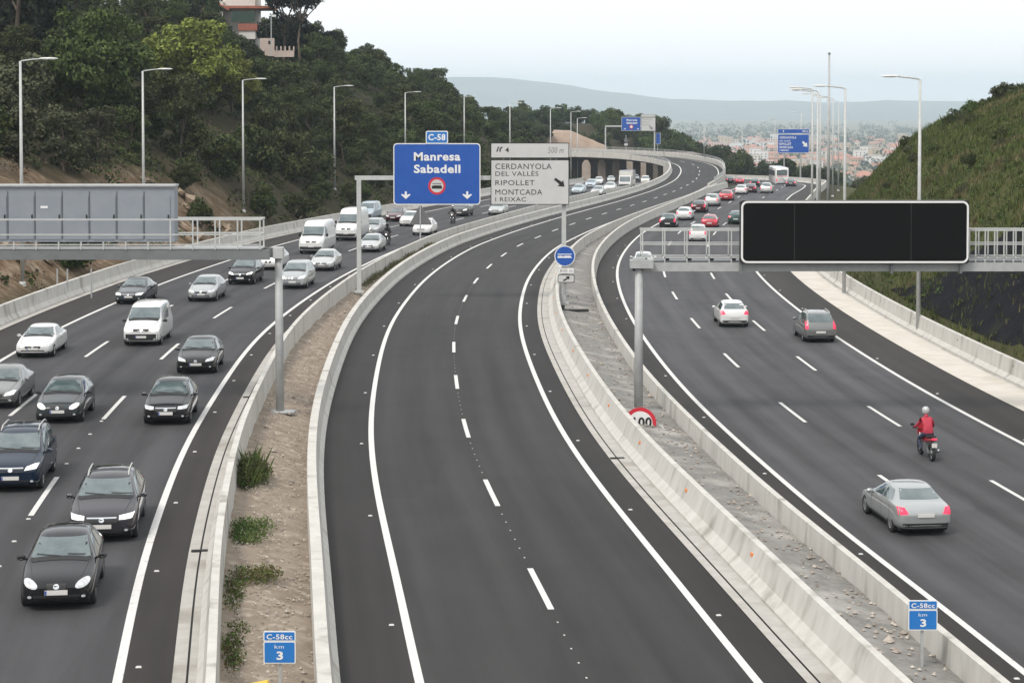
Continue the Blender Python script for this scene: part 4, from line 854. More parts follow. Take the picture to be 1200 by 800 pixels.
    for s in (1, -1):
        pl = [(s * a, b) for a, b in hl]; add('headlight', patch(bvh, pl if s > 0 else pl[::-1], 'front', .008, .05), 'HEAD')
    gz = zn - .14
    gw, gh = ((.42, .055), (.26, .07), (.46, .07))[c.get('style', 0)]
    add('grille', patch(bvh, [(-h * gw * .92, gz - gh), (h * gw * .92, gz - gh), (h * gw, gz + gh), (-h * gw, gz + gh)], 'front', .008), 'trim')
    add('emblem', patch(bvh, [(.07 * math.cos(a), gz + .005 + .055 * math.sin(a)) for a in np.linspace(0, 2 * math.pi, 12, endpoint=False)], 'front', .016), 'chrome')
    if c.get('style') == 2 or kind == 'mpv': add('grille_bar', patch(bvh, [(-h * .42, gz + .045), (h * .42, gz + .045), (h * .43, gz + .075), (-h * .43, gz + .075)], 'front', .013), 'chrome')
    add('air_intake', patch(bvh, [(-h * .58, .27), (h * .58, .27), (h * .62, .40), (-h * .62, .40)], 'front', .007), 'trim')
    if van: add('bumper', patch(bvh, [(-h * .96, .22), (h * .96, .22), (h * .97, .60), (-h * .97, .60)], 'front', .006), 'trim')
    for s in (1, -1):
        a = s * h * .70; add('fog_light', patch(bvh, [(a + .05 * math.cos(t), .36 + .035 * math.sin(t)) for t in np.linspace(0, 2 * math.pi, 10, endpoint=False)], 'front', .012), 'head_off')
    zp = .46 if not big else .62; xp = bvh.ray_cast(Vector((-6, 0, zp)), Vector((1, 0, 0)))[0].x
    pm = MB(); pm.box((xp - .02, 0, zp), (.025, .52, .11)); add('number_plate', pm.mesh('number_plate', M['plate']), 'plate')
    pm = MB(); pm.box((xp - .034, .235, zp), (.004, .04, .10)); add('plate_band', pm.mesh('plate_band', M['plate_bl']), 'plate_bl', len(parts) - 1)
    ub = MB(); ub.slab([(.25, .16), (L - .25, .16), (L - .12, .34), (.12, .34)], -h * .84, h * .84); add('underbody_shade', ub.mesh('underbody_shade', M['trim']), 'trim')  # low black underbody block, added to deepen the shadow beneath the car
    # rear
    r0, r1, w0, w1 = c['rear']
    add('rear_window', patch(bvh, [(-h * w0 * 1.12, r0 + .03), (h * w0 * 1.12, r0 + .03), (h * w1 * 1.12, r1), (-h * w1 * 1.12, r1)], 'rear'), 'glass')
    zr_ = zi(2, c['L'] - .12); tl = [(h * .60, zr_ - .14), (h * .93, zr_ - .16), (h * .93, zr_ + .06), (h * .72, zr_ + .05)]
    if kind in ('mpv', 'van', 'wagon'): tl = [(h * .74, zr_ - .16), (h * .94, zr_ - .18), (h * .90, zr_ + .26), (h * .78, zr_ + .24)]
    if big: tl = [(h * .82, .9), (h * .95, .9), (h * .95, 1.5), (h * .84, 1.5)]
    for s in (1, -1):
        pl = [(s * a, b) for a, b in tl]; add('taillight', patch(bvh, pl, 'rear', .008, .05), 'TAIL')
    zp = .60 if kind != 'sedan' else .66; xr = bvh.ray_cast(Vector((20, 0, zp)), Vector((-1, 0, 0)))[0].x
    pm = MB(); pm.box((xr + .02, 0, zp), (.025, .52, .11)); add('number_plate', pm.mesh('number_plate', M['plate']), 'plate')
    add('rear_bumper', patch(bvh, [(-h * .8, .30), (h * .8, .30), (h * .82, .42), (-h * .82, .42)], 'rear', .007), 'trim')
    for i, x in enumerate(c['wheels']):
        for s in (1, -1): parts.append(('wheel', WH[c['r']][0], ['tyre'], None, (x, s * (h - .115), c['r']), s)); parts.append(('rim', WH[c['r']][1], ['rim'], len(parts) - 1, (0, 0, 0), 1))
    bm.free()
    if kind in ('wagon', 'mpv'):
        for s in (1, -1):
            mm = MB(); y = s * h * zi(5, 2.8) * .86; pts = [(x, y, zi(3, x) - .01 + (.05 if 0 < i < 6 else -.015)) for i, x in enumerate(np.linspace(ws + .15, c['roof_e'] - .1, 7))]; mm.tube(pts, .022, 6); parts.append(('roof_rail', mm.mesh('roof_rail', M['galv_l'], True), ['RAIL'], None))
    c['parts'] = parts
for k_ in CARS: build_type(k_)
SMALL = {'hood_seam', 'wiper', 'door_seam', 'door_handle', 'sill', 'fog_light', 'plate_band', 'emblem', 'cowl', 'air_intake', 'rim', 'grille_bar'}
FRONT = {'windshield', 'headlight', 'grille', 'emblem', 'air_intake', 'fog_light', 'cowl', 'plate_band', 'grille_bar'}
def spawn(kind, loc, heading, pt, label, cat='car', head='head_off', tail='tail', detail=2, scale=(1, 1, 1), group=None, rails=False, mirror=None, name=None):
    """loc: ground point under the nose; heading: travel direction angle"""
    c = CARS[kind]; t = thing(name or {'van': 'van', 'bigvan': 'panel_van'}.get(kind, 'car'), label, cat, loc, heading + math.pi, group); t.scale = scale
    mp_ = {'PAINT': pt, 'HEAD': M[head], 'TAIL': M[tail], 'MIRROR': mirror or pt, 'RAIL': M['galv_l']}; made = []
    for q in c['parts']:
        nm, me_, mats, par = q[:4]
        if (detail < 2 and nm in SMALL) or (nm == 'roof_rail' and not rails): made.append(None); continue
        if detail < 2 and nm == 'wheel' and detail == 0: made.append(None); continue
        o = bpy.data.objects.new(nm, me_); COL.objects.link(o); o.parent = t if par is None else made[par]
        if len(q) > 4:
            o.location = q[4]
            if nm == 'wheel' and q[5] > 0: o.rotation_euler = (0, 0, math.pi)
        while len(me_.materials) < len(mats): me_.materials.append(None)
        for i, k in enumerate(mats):
            sl_ = o.material_slots[i]; sl_.link = 'OBJECT'; sl_.material = mp_.get(k) or M[k]
        made.append(o)
    return t
PT = dict(black=paint('black', (.012, .012, .014)), navy=paint('navy', (.006, .016, .036)), dgrey=paint('dark_grey', (.045, .052, .055)), charcoal=paint('charcoal', (.03, .028, .034)), white=paint('white', (.72, .72, .71), 0.), silver=paint('silver', (.42, .44, .44), .5), silver2=paint('warm_silver', (.50, .51, .50), .4), grey=paint('grey', (.20, .205, .20), .5), red=paint('red', (.42, .02, .035), .1), dred=paint('dark_red', (.06, .008, .014), .2), green=paint('dark_green', (.03, .075, .065)), blueg=paint('pale_blue', (.40, .48, .54), .3), cream=paint('cream', (.60, .60, .55), 0.))
def on_road(p, zf, px, py):
    g_ = atG(px, py, zf); s = p.sY(g_.y)
    for _ in range(6):                                                 # arc length nearest the point
        q = p.at(s); d = p.dir(s); s += (g_ - q).dot(d)
    return g_, p.dir(s)
def car_l(kind, px, py, pt, label, **kw):                             # oncoming: px, py = ground under the middle of the nose
    g_, d = on_road(PL, zL, px, py); return spawn(kind, g_, math.atan2(-d.y, -d.x), PT[pt], label, **kw)
def car_r(kind, px, py, pt, label, **kw):                             # leaving: px, py = ground under the middle of the tail
    g_, d = on_road(PR, zR, px, py); k = kw.get('scale', (1, 1, 1))[0]; n_ = g_ + d * CARS[kind]['L'] * k; n_.z = zR(n_.y)
    return spawn(kind, n_, math.atan2(d.y, d.x), PT[pt], label, **kw)
TR = M['trim']
car_l('hatch_b', 66, 717, 'black', 'black hatchback nearest the camera, with its headlights off and a bright square emblem', mirror=TR)
car_l('wagon', 119, 637, 'charcoal', 'dark estate car with roof rails and bright headlights behind the nearest black hatchback', head='head_on', rails=True)
car_l('mpv', 12, 578, 'navy', 'dark blue people carrier with roof rails at the left edge', head='head_on', rails=True)
car_l('hatch_b', 67, 497, 'dgrey', 'dark grey hatchback with lit headlights in front of the silver-grey car at the left edge', head='head_on', mirror=TR)
car_l('hatch_c', 194, 499, 'black', 'black hatchback with a round badge, left of the gantry post', head='head_off')
car_l('sedan', -8, 480, 'grey', 'dark grey car cut off by the left edge, with one lit headlight', head='head_on')
car_l('sedan', 38, 420, 'white', 'white low saloon nearest the left edge barrier', scale=(.97, 1, .95))
car_l('hatch', 229, 439, 'black', 'black hatchback with headlights off just behind another black hatchback by the gantry post', scale=(1.04, 1.02, .97))
car_l('van', 165, 406, 'white', 'white small van with a black bumper and lit headlights', cat='van', head='head_on', mirror=TR)
car_l('sedan_b', 150, 357, 'dgrey', 'dark grey saloon with lit headlights beside the left concrete barrier', head='head_on')
car_l('hatch_c', 235, 354, 'silver', 'silver hatchback below the end of the gantry walkway', scale=(1.03, 1, .98))
car_l('mpv', 281, 334, 'black', 'black people carrier with lit headlights just left of the gantry post top', head='head_on', scale=(.97, .97, .97))
car_l('mpv', 342, 339, 'silver', 'silver people carrier just right of the gantry post top', head='head_on')
car_l('hatch_b', 314, 317, 'white', 'white hatchback partly hidden behind the gantry post top')
car_l('sedan', 376, 318, 'silver2', 'pale silver saloon in front of the nearer white panel van')
car_l('bigvan', 364, 298, 'white', 'nearer of two tall white panel vans, with grey bumpers', cat='van', mirror=TR, head='head_off')
car_l('bigvan', 405, 282.5, 'white', 'farther of two tall white panel vans, with a raised roof', cat='van', mirror=TR, scale=(1.02, 1, 1.08))
car_l('sedan_b', 431, 296, 'silver2', 'silver saloon beside the oncoming motorcycle', scale=(.98, 1, .98))
car_l('mpv', 432.5, 277, 'silver', 'silver car directly behind the saloon beside the motorcycle', scale=(.95, .97, .95))
D1 = dict(detail=1)
car_l('sedan', 460, 260, 'dred', 'dark red car on the far left lane near the barrier', **D1)
car_l('hatch', 476.5, 265.5, 'white', 'white hatchback left of the grey warning triangle', **D1)
car_l('hatch', 493, 276, 'white', 'white hatchback partly behind the grey warning triangle', scale=(1.05, 1.03, 1), **D1)
car_l('van', 427, 258, 'blueg', 'pale van half hidden behind the farther white panel van', cat='van', **D1)
car_l('mpv', 538, 254, 'dgrey', 'dark grey car below the right corner of the blue Manresa sign', head='head_on', **D1)
car_l('sedan', 580, 252.5, 'silver', 'silver car below the left corner of the white exit sign', **D1)
for k, px, py, pt, lab in (('hatch', 675.5, 228, 'blueg', 'pale blue car at the left end of the distant queue under the viaduct'), ('wagon', 691, 221, 'blueg', 'blue-grey estate car half hidden in the middle of the distant queue'), ('sedan', 698, 230, 'silver2', 'pale silver saloon at the front of the distant queue'),
    ('hatch', 713, 225, 'white', 'white car in the distant queue just left of the box lorry'), ('hatch', 701, 216.5, 'white', 'white car in the second row of the distant queue'), ('sedan', 716, 214, 'silver', 'silver car at the back of the distant queue'), ('mpv', 756, 216, 'cream', 'pale people carrier right of the box lorry'), ('sedan', 745, 212, 'silver', 'grey-silver car peeping out behind the box lorry')):
    car_l(k, px, py, pt, lab, **D1)
T1 = dict(tail='tail_on')
car_r('sedan', 1085, 629, 'silver', 'silver saloon driving away in the near left lane, red lights on', scale=(.98, 1, 1), **T1)
car_r('mpv', 962, 402, 'grey', 'grey people carrier with roof rails driving away in the rightmost lane', rails=True, **T1)
car_r('hatch', 861, 384, 'white', 'white hatchback driving away in the middle lane below the display gantry', scale=(1.05, 1, 1.02), **T1)
car_r('hatch', 754, 318, 'white', 'white small car seen through the gantry railing above its post', **T1)
car_r('mpv', 817.5, 284, 'white', 'white tall car just above the gantry railing', scale=(.9, .95, 1), **T1)
car_r('hatch', 831, 268, 'red', 'red hatchback in the middle lane directly ahead of the white tall car', **T1)
car_r('mpv', 782, 268, 'black', 'black car with a pale roof nearest the left line', scale=(.95, 1, .95), **T1)
car_r('hatch', 801, 258.5, 'white', 'white hatchback directly ahead of the black car', scale=(1.05, 1.04, 1.04), **T1)
T1['detail'] = 1
car_r('wagon', 818, 249.5, 'dred', 'dark car with red lights between two white cars in the left lane', **T1)
car_r('mpv', 833.5, 242, 'silver2', 'pale silver car behind the bright red far car', **T1)
car_r('wagon', 850.5, 235.5, 'red', 'bright red far car left of the display corner', **T1)
car_r('hatch', 862, 263, 'green', 'dark green car half hidden by the left edge of the black display', **T1)
car_r('hatch', 868, 228, 'white', 'white far car just above the display corner in the left lane', **T1)
car_r('hatch', 879, 226, 'dred', 'dark red far car between two pale cars above the display', **T1)
car_r('hatch', 884, 219, 'black', 'small dark far car right of the dark red one', **T1)
car_r('sedan', 867, 215, 'red', 'small bright red far car beside the viaduct wall', **T1)
car_r('sedan', 856, 214, 'black', 'dark far car partly behind the viaduct wall', **T1)
car_r('mpv', 897.5, 226.5, 'silver2', 'silver far car behind the white coach', **T1)
car_r('sedan', 926.5, 218.5, 'dgrey', 'dark far car right of the white coach', **T1)

# box lorry in the queue
g_, d = on_road(PL, zL, 732, 223); t = thing('box_lorry', 'white box lorry standing in the distant queue under the viaduct', 'lorry', g_, math.atan2(-d.y, -d.x) + math.pi)
mb = MB(); mb.slab([(0, .5), (1.7, .5), (1.7, 2.3), (.55, 2.3), (.12, 1.35), (0, 1.2)], -.95, .95); cab = mb.build('cab', PT['white'], t)
mb = MB(); mb.slab([(.10, 1.38), (.50, 2.16), (.48, 2.18), (.07, 1.40)], -.85, .85); mb.build('windshield', M['glass'], cab); mb = MB(); mb.box((.0, 0, .75), (.06, 1.8, .4)); mb.build('bumper', M['trim'], cab)
for s in (-1, 1): mb = MB(); mb.box((-.01, s * .7, .98), (.05, .3, .16)); mb.build('headlight', M['head_off'], cab)
mb = MB(); mb.box((4.0, 0, 1.95), (4.4, 2.2, 2.2)); mb.build('cargo_box', PT['cream'], t); mb = MB(); mb.box((3.8, 0, .65), (4.6, .9, .25)); mb.build('chassis', M['trim'], t)
for x in (1.1, 4.9):
    for s in (-1, 1): q = link('wheel', WH[.36][0], t, (x, s * .9, .36))
# coach
g_, d = on_road(PR, zR, 910, 216); n_ = g_ + d * 12; n_.z = zR(n_.y); t = thing('coach', 'white coach driving away near the far bend of the right road', 'coach', n_, math.atan2(d.y, d.x) + math.pi + R(5))
def rbox(x0, x1, hw, z0, z1, r=.25):
    mb = MB(); pr = rrect(-hw, z0, hw, z1, r, 4); n = len(pr); st = [(x0, .90), (x0 + .25, 1), (x1 - .2, 1), (x1, .94)]
    for x, k in st: mb.v += [(x, y * k, (z - (z0 + z1) / 2) * (k * .5 + .5) + (z0 + z1) / 2) for y, z in pr]
    mb.f = [(i * n + j, (i + 1) * n + j, (i + 1) * n + (j + 1) % n, i * n + (j + 1) % n) for i in range(3) for j in range(n)] + [tuple(range(n)), tuple(range(3 * n, 4 * n))[::-1]]; mb.m = [0] * len(mb.f); return mb
rbox(0, 12, 1.27, .35, 3.6).build('body', PT['white'], t, True)
mb = MB(); mb.slab(rrect(-1.02, 2.1, 1.02, 3.2, .2), 0, .05); q = mb.build('rear_window', M['glass'], t, loc=(12.02, 0, 0)); q.rotation_euler = (0, 0, R(90))
for s in (-1, 1):
    for i in range(6): mb = MB(); mb.box((1.3 + i * 1.75, s * 1.275, 2.45), (1.6, .02, 1.0)); mb.build('side_window', M['glass'], t)
    mb = MB(); mb.box((12.0, s * 1.05, 1.2), (.06, .16, .5)); mb.build('taillight', M['tail_on'], t)
    for x in (2.6, 8.9): link('wheel', WH[.36][0], t, (x, s * 1.1, .42)).scale = (1.25, 1.2, 1.25)
mb = MB(); mb.box((11.98, 0, 1.95), (.06, 1.9, .12)); mb.build('red_stripe', M['red'], t); mb = MB(); mb.box((11.99, 0, .5), (.06, 2.2, .25)); mb.build('bumper', M['trim'], t); mb = MB(); mb.box((12.0, 0, .9), (.05, .55, .14)); mb.build('number_plate', M['plate'], t)

# ------------------------------------------------------------------ motorcycles and riders
def skin_mesh(name, verts, edges, mats, sub=2):
    """verts: (x, y, z, radius); a continuous body grown from a skeleton"""
    bm = bmesh.new(); ly = bm.verts.layers.skin.verify(); vs = []
    for i, v in enumerate(verts):
        q = bm.verts.new(v[:3]); q[ly].radius = (v[3], v[3]) if len(v) < 5 else (v[3], v[4]); q[ly].use_root = i == 0; vs.append(q)
    for a, b in edges: bm.edges.new((vs[a], vs[b]))
    me_ = bpy.data.meshes.new(name); bm.to_mesh(me_); bm.free(); o = bpy.data.objects.new(name, me_); COL.objects.link(o)
    k = o.modifiers.new('k', 'SKIN'); k.use_smooth_shade = True; s = o.modifiers.new('s', 'SUBSURF'); s.levels = sub; s.render_levels = sub
    dg = bpy.context.evaluated_depsgraph_get(); dg.update(); r = bpy.data.meshes.new_from_object(o.evaluated_get(dg)); bpy.data.objects.remove(o); r.materials.clear()
    for q in mats: r.materials.append(q)
    r.polygons.foreach_set('use_smooth', [True] * len(r.polygons)); return r
J = dict(red=mat('jacket_red', (.40, .025, .05), (.48, .04, .07), 6, .7), dark=mat('jacket_dark', (.02, .02, .022), (.035, .035, .037), 6, .7), navy=mat('jacket_navy', (.02, .025, .05), (.03, .035, .065), 6, .7), jeans=mat('trousers_denim', (.03, .04, .08), (.05, .06, .10), 8, .8), grey=mat('trousers_grey', (.03, .03, .033), rough=.8), glove=mat('glove_black', (.012, .012, .012), rough=.7), boot=mat('boot_black', (.014, .013, .012), rough=.6))
HEL = dict(white=mat('helmet_white', (.62, .62, .60), rough=.2, coat=.6), grey=mat('helmet_silver', (.45, .46, .46), rough=.25, coat=.5), black=mat('helmet_black', (.015, .015, .017), rough=.2, coat=.6))
def motorcycle(loc, heading, bodycol, label, lit):
    """nose towards +x before turning"""
    t = thing('motorcycle', label, 'motorcycle', loc, heading)
    for x in (.72, -.70):
        mb = MB(); r = .30; mb.lathe([(r * .72, -.055), (r * .93, -.065), (r, -.03), (r, .03), (r * .93, .065), (r * .72, .055), (r * .72, -.055)], 'y', 28, c=(x, 0, r)); w = mb.build('wheel', M['tyre'], t, True)
        mb = MB(); mb.lathe([(.01, -.05), (.05, -.05), (.06, -.01), (r * .70, -.01), (r * .74, -.03), (r * .74, .03), (r * .70, .01), (.06, .01), (.05, .05), (.01, .05)], 'y', 20, c=(x, 0, r)); mb.build('rim', M['rim'], w, True)
    mb = MB()
    for s in (-1, 1): mb.tube([(.72, s * .09, .30), (.50, s * .10, .86)], .028, 8)
    mb.build('fork', M['chrome'], t, True)
    mb = MB(); mb.tube([(.5, -.36, 1.04), (.50, -.2, 1.02), (.52, 0, .98), (.5, .2, 1.02), (.5, .36, 1.04)], .016, 6); hb = mb.build('handlebar', M['trim'], t, True)
    for s in (-1, 1):
        mb = MB(); mb.box((.56, s * .38, 1.16), (.03, .14, .09)); mb.bar((.53, s * .33, 1.05), (.56, s * .37, 1.13), .018); mb.build('mirror', M['trim'], hb)
    mb = MB(); mb.v = []                                               # tank, seat and tail as one lofted shell
    st = [(.58, .03, .62, .74), (.50, .11, .56, .88), (.28, .16, .52, 1.00), (.05, .15, .52, .98), (-.10, .12, .56, .84), (-.40, .13, .62, .82), (-.70, .12, .70, .86), (-.95, .07, .76, .88), (-1.0, .02, .80, .86)]
    for x, w, z0, z1 in st: mb.v += [(x, w * math.cos(a), (z0 + z1) / 2 + (z1 - z0) / 2 * math.sin(a)) for a in np.linspace(0, 2 * math.pi, 10, endpoint=False)]
    mb.f = [(i * 10 + j, i * 10 + (j + 1) % 10, i * 10 + 10 + (j + 1) % 10, i * 10 + 10 + j) for i in range(len(st) - 1) for j in range(10)]; mb.m = [0] * len(mb.f); mb.build('bodywork', bodycol, t, True)
    mb = MB(); mb.box((.05, 0, .42), (.55, .26, .36)); mb.tube([(.0, .0, .42), (-.70, .12, .30)], .045, 6); mb.tube([(.0, .0, .42), (-.70, -.12, .30)], .045, 6); mb.build('engine', M['steel_d'], t)
    mb = MB(); mb.tube([(.25, -.16, .26), (-.2, -.19, .25), (-.85, -.2, .40)], [.03, .04, .06], 10); mb.build('exhaust', M['chrome'], t, True)
    mb = MB(); mb.slab([(-.42, .82), (-.12, .83), (-.02, .87), (-.1, .90), (-.45, .88), (-.78, .93), (-.78, .88)], -.13, .13); mb.build('seat', M['trim'], t)
    mb = MB(); mb.slab([(.54, .78), (.68, .86), (.70, 1.0), (.56, 1.22), (.50, 1.02)], -.17, .17); fr = mb.build('fairing', bodycol, t)
    mb = MB(); mb.lathe([(.001, .02), (.075, .015), (.085, -.01), (.001, -.02)], 'x', 16, c=(.705, 0, .93)); mb.build('headlight', M['head_on'] if lit else M['head_off'], t, True)
    mb = MB(); mb.box((-1.0, 0, .85), (.05, .18, .06)); mb.build('taillight', M['tail_on'], t); mb = MB(); mb.box((-1.0, 0, .62), (.02, .2, .16)); mb.build('number_plate', M['plate'], t)
    mb = MB()
    for x in (.72, -.72): mb.add([(x + .33 * math.cos(a), y, .30 + .33 * math.sin(a)) for a in np.linspace(.35, 2.2, 7) for y in (-.07, .07)], [(2 * i, 2 * i + 1, 2 * i + 3, 2 * i + 2) for i in range(6)])
    mb.build('mudguard', M['trim'], t); return t
def rider(loc, heading, jacket, trousers, helmet, label):
    t = thing('person', label, 'person', loc, heading); V = []; E_ = []
    def ch(pts, root=None):
        prev_ = root
        for p in pts:
            V.append(p); i = len(V) - 1
            if prev_ is not None: E_.append((prev_, i))
            prev_ = i
        return prev_
    pel = ch([(-.22, 0, .98, .17, .15)]); wa = ch([(-.16, 0, 1.14, .16, .13)], pel); cst = ch([(-.05, 0, 1.34, .18, .14)], wa); nk0 = ch([(.04, 0, 1.48, .11)], cst); nk = ch([(.08, 0, 1.57, .07), (.11, 0, 1.64, .07)], nk0)
    for s in (-1, 1):
        sh = ch([(.03, s * .17, 1.44, .085), (.12, s * .27, 1.26, .062), (.27, s * .34, 1.13, .05), (.41, s * .33, 1.08, .04), (.48, s * .32, 1.06, .045)], cst)
        ch([(.53, s * .28, 1.05, .016), (.535, s * .28, 1.015, .014)], sh); ch([(.54, s * .31, 1.05, .016), (.55, s * .31, 1.015, .014)], sh); ch([(.54, s * .34, 1.05, .016), (.55, s * .34, 1.015, .014)], sh); ch([(.53, s * .37, 1.05, .015), (.535, s * .37, 1.018, .013)], sh); ch([(.47, s * .27, 1.03, .016)], sh)
        ch([(-.18, s * .12, .93, .105), (.02, s * .20, .80, .085), (.20, s * .24, .70, .07), (.10, s * .23, .52, .055), (-.02, s * .21, .34, .045), (.0, s * .21, .27, .045), (.16, s * .22, .25, .035)], pel)
    me_ = skin_mesh('body', V, E_, [J[jacket], J[trousers], J['glove'], J['boot']])
    mi = [(2 if q.center.x > .455 and q.center.z > .98 else 3 if q.center.z < .36 else 1 if (q.center.z < .97 and q.center.z < 1.0 - .0 * q.center.x) else 0) for q in me_.polygons]
    me_.polygons.foreach_set('material_index', mi); body = link('body', me_, t)
    mb = MB(); prof = [(.001, .155), (.06, .145), (.11, .11), (.138, .05), (.142, -.02), (.13, -.08), (.105, -.12), (.085, -.13)]
    mb.lathe([(r, h_) for r, h_ in prof], 'z', 20, c=(.13, 0, 1.74)); hl = mb.build('helmet', HEL[helmet], t, True)
    vz = MB(); vs = [(.13 + .145 * math.cos(a), .145 * math.sin(a), 1.74 + z) for z in (-.045, .045) for a in np.linspace(-1.1, 1.1, 9)]; vz.add(vs, [(i, i + 1, i + 10, i + 9) for i in range(8)]); vz.build('visor', M['vms'], hl, True); return t
g_, d = on_road(PR, zR, 1094, 541); hd = math.atan2(d.y, d.x); c_ = g_ + d * .9; c_.z = zR(c_.y)
motorcycle(c_, hd, PT['red'], 'red motorcycle riding away in the middle lane behind the silver saloon', False); rider(c_, hd, 'red', 'jeans', 'grey', 'motorcycle rider in a red jacket and pale helmet, seen from behind, hands on the bars')
g_, d = on_road(PL, zL, 452, 288); hd = math.atan2(-d.y, -d.x); c_ = g_ + d * .9
motorcycle(c_, hd, PT['charcoal'], 'dark motorcycle with a lit headlight coming towards the camera by the barrier', True); rider(c_, hd, 'dark', 'grey', 'black', 'motorcycle rider in dark clothes and a dark helmet, riding towards the camera')
g_, d = on_road(PL, zL, 529, 262.5); hd = math.atan2(-d.y, -d.x); c_ = g_ + d * .9
motorcycle(c_, hd, PT['dgrey'], 'far motorcycle coming towards the camera below the blue sign', True); rider(c_, hd, 'dark', 'grey', 'white', 'far motorcycle rider with a white helmet, riding towards the camera')

# ------------------------------------------------------------------ vegetation
def leaf_mat(name, a, b, isl=.45): return mat(name, a, b, .9, .75, coord='Object', island=isl, objrand=.22, spec=.25, detail=2)
LF = dict(pine=leaf_mat('needles_pine', (.018, .030, .009), (.038, .053, .015)), shrub=leaf_mat('leaves_shrub', (.028, .042, .011), (.058, .072, .019)), olive=leaf_mat('leaves_greygreen', (.044, .050, .024), (.074, .076, .038)), lime=leaf_mat('leaves_lime', (.11, .135, .024), (.18, .20, .04)), dark=leaf_mat('leaves_dark', (.008, .013, .007), (.017, .023, .012)), mid=leaf_mat('leaves_mid', (.042, .066, .015), (.072, .10, .025)), dry=leaf_mat('leaves_dry', (.052, .042, .028), (.08, .065, .044)))
def leafball(mb, r_, c, rad, n, ls, flat=1.0, m=0):
    for _ in range(n):
        d = Vector((r_.gauss(0, 1), r_.gauss(0, 1), r_.gauss(0, 1)))
        if d.length < .01: continue
        d.normalize(); k = r_.uniform(.55, 1.06); p = Vector(c) + Vector((d.x * rad[0], d.y * rad[1], d.z * rad[2])) * k
        nrm = (d * .8 + Vector((r_.gauss(0, .6), r_.gauss(0, .6), r_.gauss(0, .6)))).normalized()
        u = nrm.orthogonal().normalized(); a = r_.uniform(0, 6.28); v = nrm.cross(u); u, v = u * math.cos(a) + v * math.sin(a), v * math.cos(a) - u * math.sin(a)
        s = ls * r_.uniform(.55, 1.3); w = s * r_.uniform(.4, .75)
        mb.add([p - u * s, p + v * w, p + u * s, p - v * w], [(0, 1, 2, 3)], m)
def make_tree(kind, seed):
    """unit: about real metres; returns trunk mesh, crown mesh"""
    r_ = random.Random(seed); tr, cr_ = MB(), MB(); bl = []
    if kind == 'umbrella':
        h = 8.5; bl = [(Vector((r_.uniform(-2.7, 2.7), r_.uniform(-2.7, 2.7), h + r_.uniform(-.9, .8))), r_.uniform(.8, 1.35)) for _ in range(20)]; fl = .62
    elif kind == 'pine':
        h = 7; bl = []
        for i in range(30):
            z = r_.uniform(2.2, 9.6); w = 3.1 * (1 - ((z - 4.5) / 6.0) ** 2) ** .5 if abs(z - 4.5) < 6 else .3
            a = r_.uniform(0, 6.28); q = w * r_.uniform(.45, 1); bl.append((Vector((q * math.cos(a), q * math.sin(a), z)), r_.uniform(.8, 1.4)))
        fl = .7
    elif kind == 'large':
        h = 5; bl = []
        for i in range(95):
            d = Vector((r_.gauss(0, 1), r_.gauss(0, 1), r_.gauss(0, 1))).normalized() * r_.uniform(.45, 1); bl.append((Vector((d.x * 5.2, d.y * 4.6, 5.6 + d.z * 4.3)), r_.uniform(.7, 1.35)))
        fl = .85
    elif kind == 'round':
        h = 3.5; bl = []
        for i in range(26):
            d = Vector((r_.gauss(0, 1), r_.gauss(0, 1), r_.gauss(0, 1))).normalized() * r_.uniform(.5, 1); bl.append((Vector((d.x * 2.5, d.y * 2.5, 3.4 + d.z * 2.3)), r_.uniform(.7, 1.3)))
        fl = .85
    else:                                                              # low bush
        h = 1.2; bl = []
        for i in range(20):
            a = r_.uniform(0, 6.28); q = r_.uniform(0, 1) ** .6 * 2.1; bl.append((Vector((q * math.cos(a), q * math.sin(a), .7 + (1 - q / 2.4) * r_.uniform(.3, 2.0))), r_.uniform(.5, .95)))
        fl = .85
    th = max(p.z for p, _ in bl) * .8; rb = .05 + th * .022
    pts = [Vector((r_.uniform(-.12, .12) * i, r_.uniform(-.12, .12) * i, th * i / 4)) for i in range(5)]; pts[0].z = -.6
    tr.tube(pts, [rb * (1 - .16 * i) for i in range(5)], 7)
    for p, q in bl[:12]:
        s = pts[3] if kind == 'umbrella' else pts[min(4, max(1, int(p.z / th * 3.2)))]; m_ = (s + p) / 2 + Vector((0, 0, -.15)); tr.tube([s, m_, p], [rb * .42, rb * .28, rb * .1], 5, caps=False)
    for p, q in bl: leafball(cr_, r_, p, (q, q, q * fl), int(150 * q * q) + 45, .21 if kind != 'low' else .17)
    return tr, cr_
TREES = {}
for kind, seeds in (('umbrella', (1, 2, 3)), ('pine', (4, 5, 6)), ('round', (7, 8, 9, 10)), ('low', (11, 12, 13)), ('large', (14,))):
    TREES[kind] = []
    for s in seeds:
        a, b = make_tree(kind, s); TREES[kind].append((a.mesh('trunk', M['bark'], True), b.mesh('crown', LF['shrub'])))
def tree(name, label, kind, x, y, sc, leaf, group=None, cat='tree', z=None, sz=None):
    sink = {'round': 1.15, 'low': .35, 'pine': .9}.get(kind, .15) * sc
    t = thing(name, label, cat, (x, y, (terr(x, y) if z is None else z) - sink), rnd.uniform(0, 6.28), group); t.scale = (sc, sc, sc * (sz or rnd.uniform(.85, 1.15)))
    v = rnd.choice(TREES[kind]); link('trunk', v[0], t); c = link('crown', v[1], t); c.material_slots[0].link = 'OBJECT'; c.material_slots[0].material = LF[leaf]; return t
def to_px(x, y, z):
    zc = y * math.cos(PITCH) - (z - CAMH) * math.sin(PITCH); yc = y * math.sin(PITCH) + (z - CAMH) * math.cos(PITCH); return CX + FPX * x / zc, CY - FPX * yc / zc
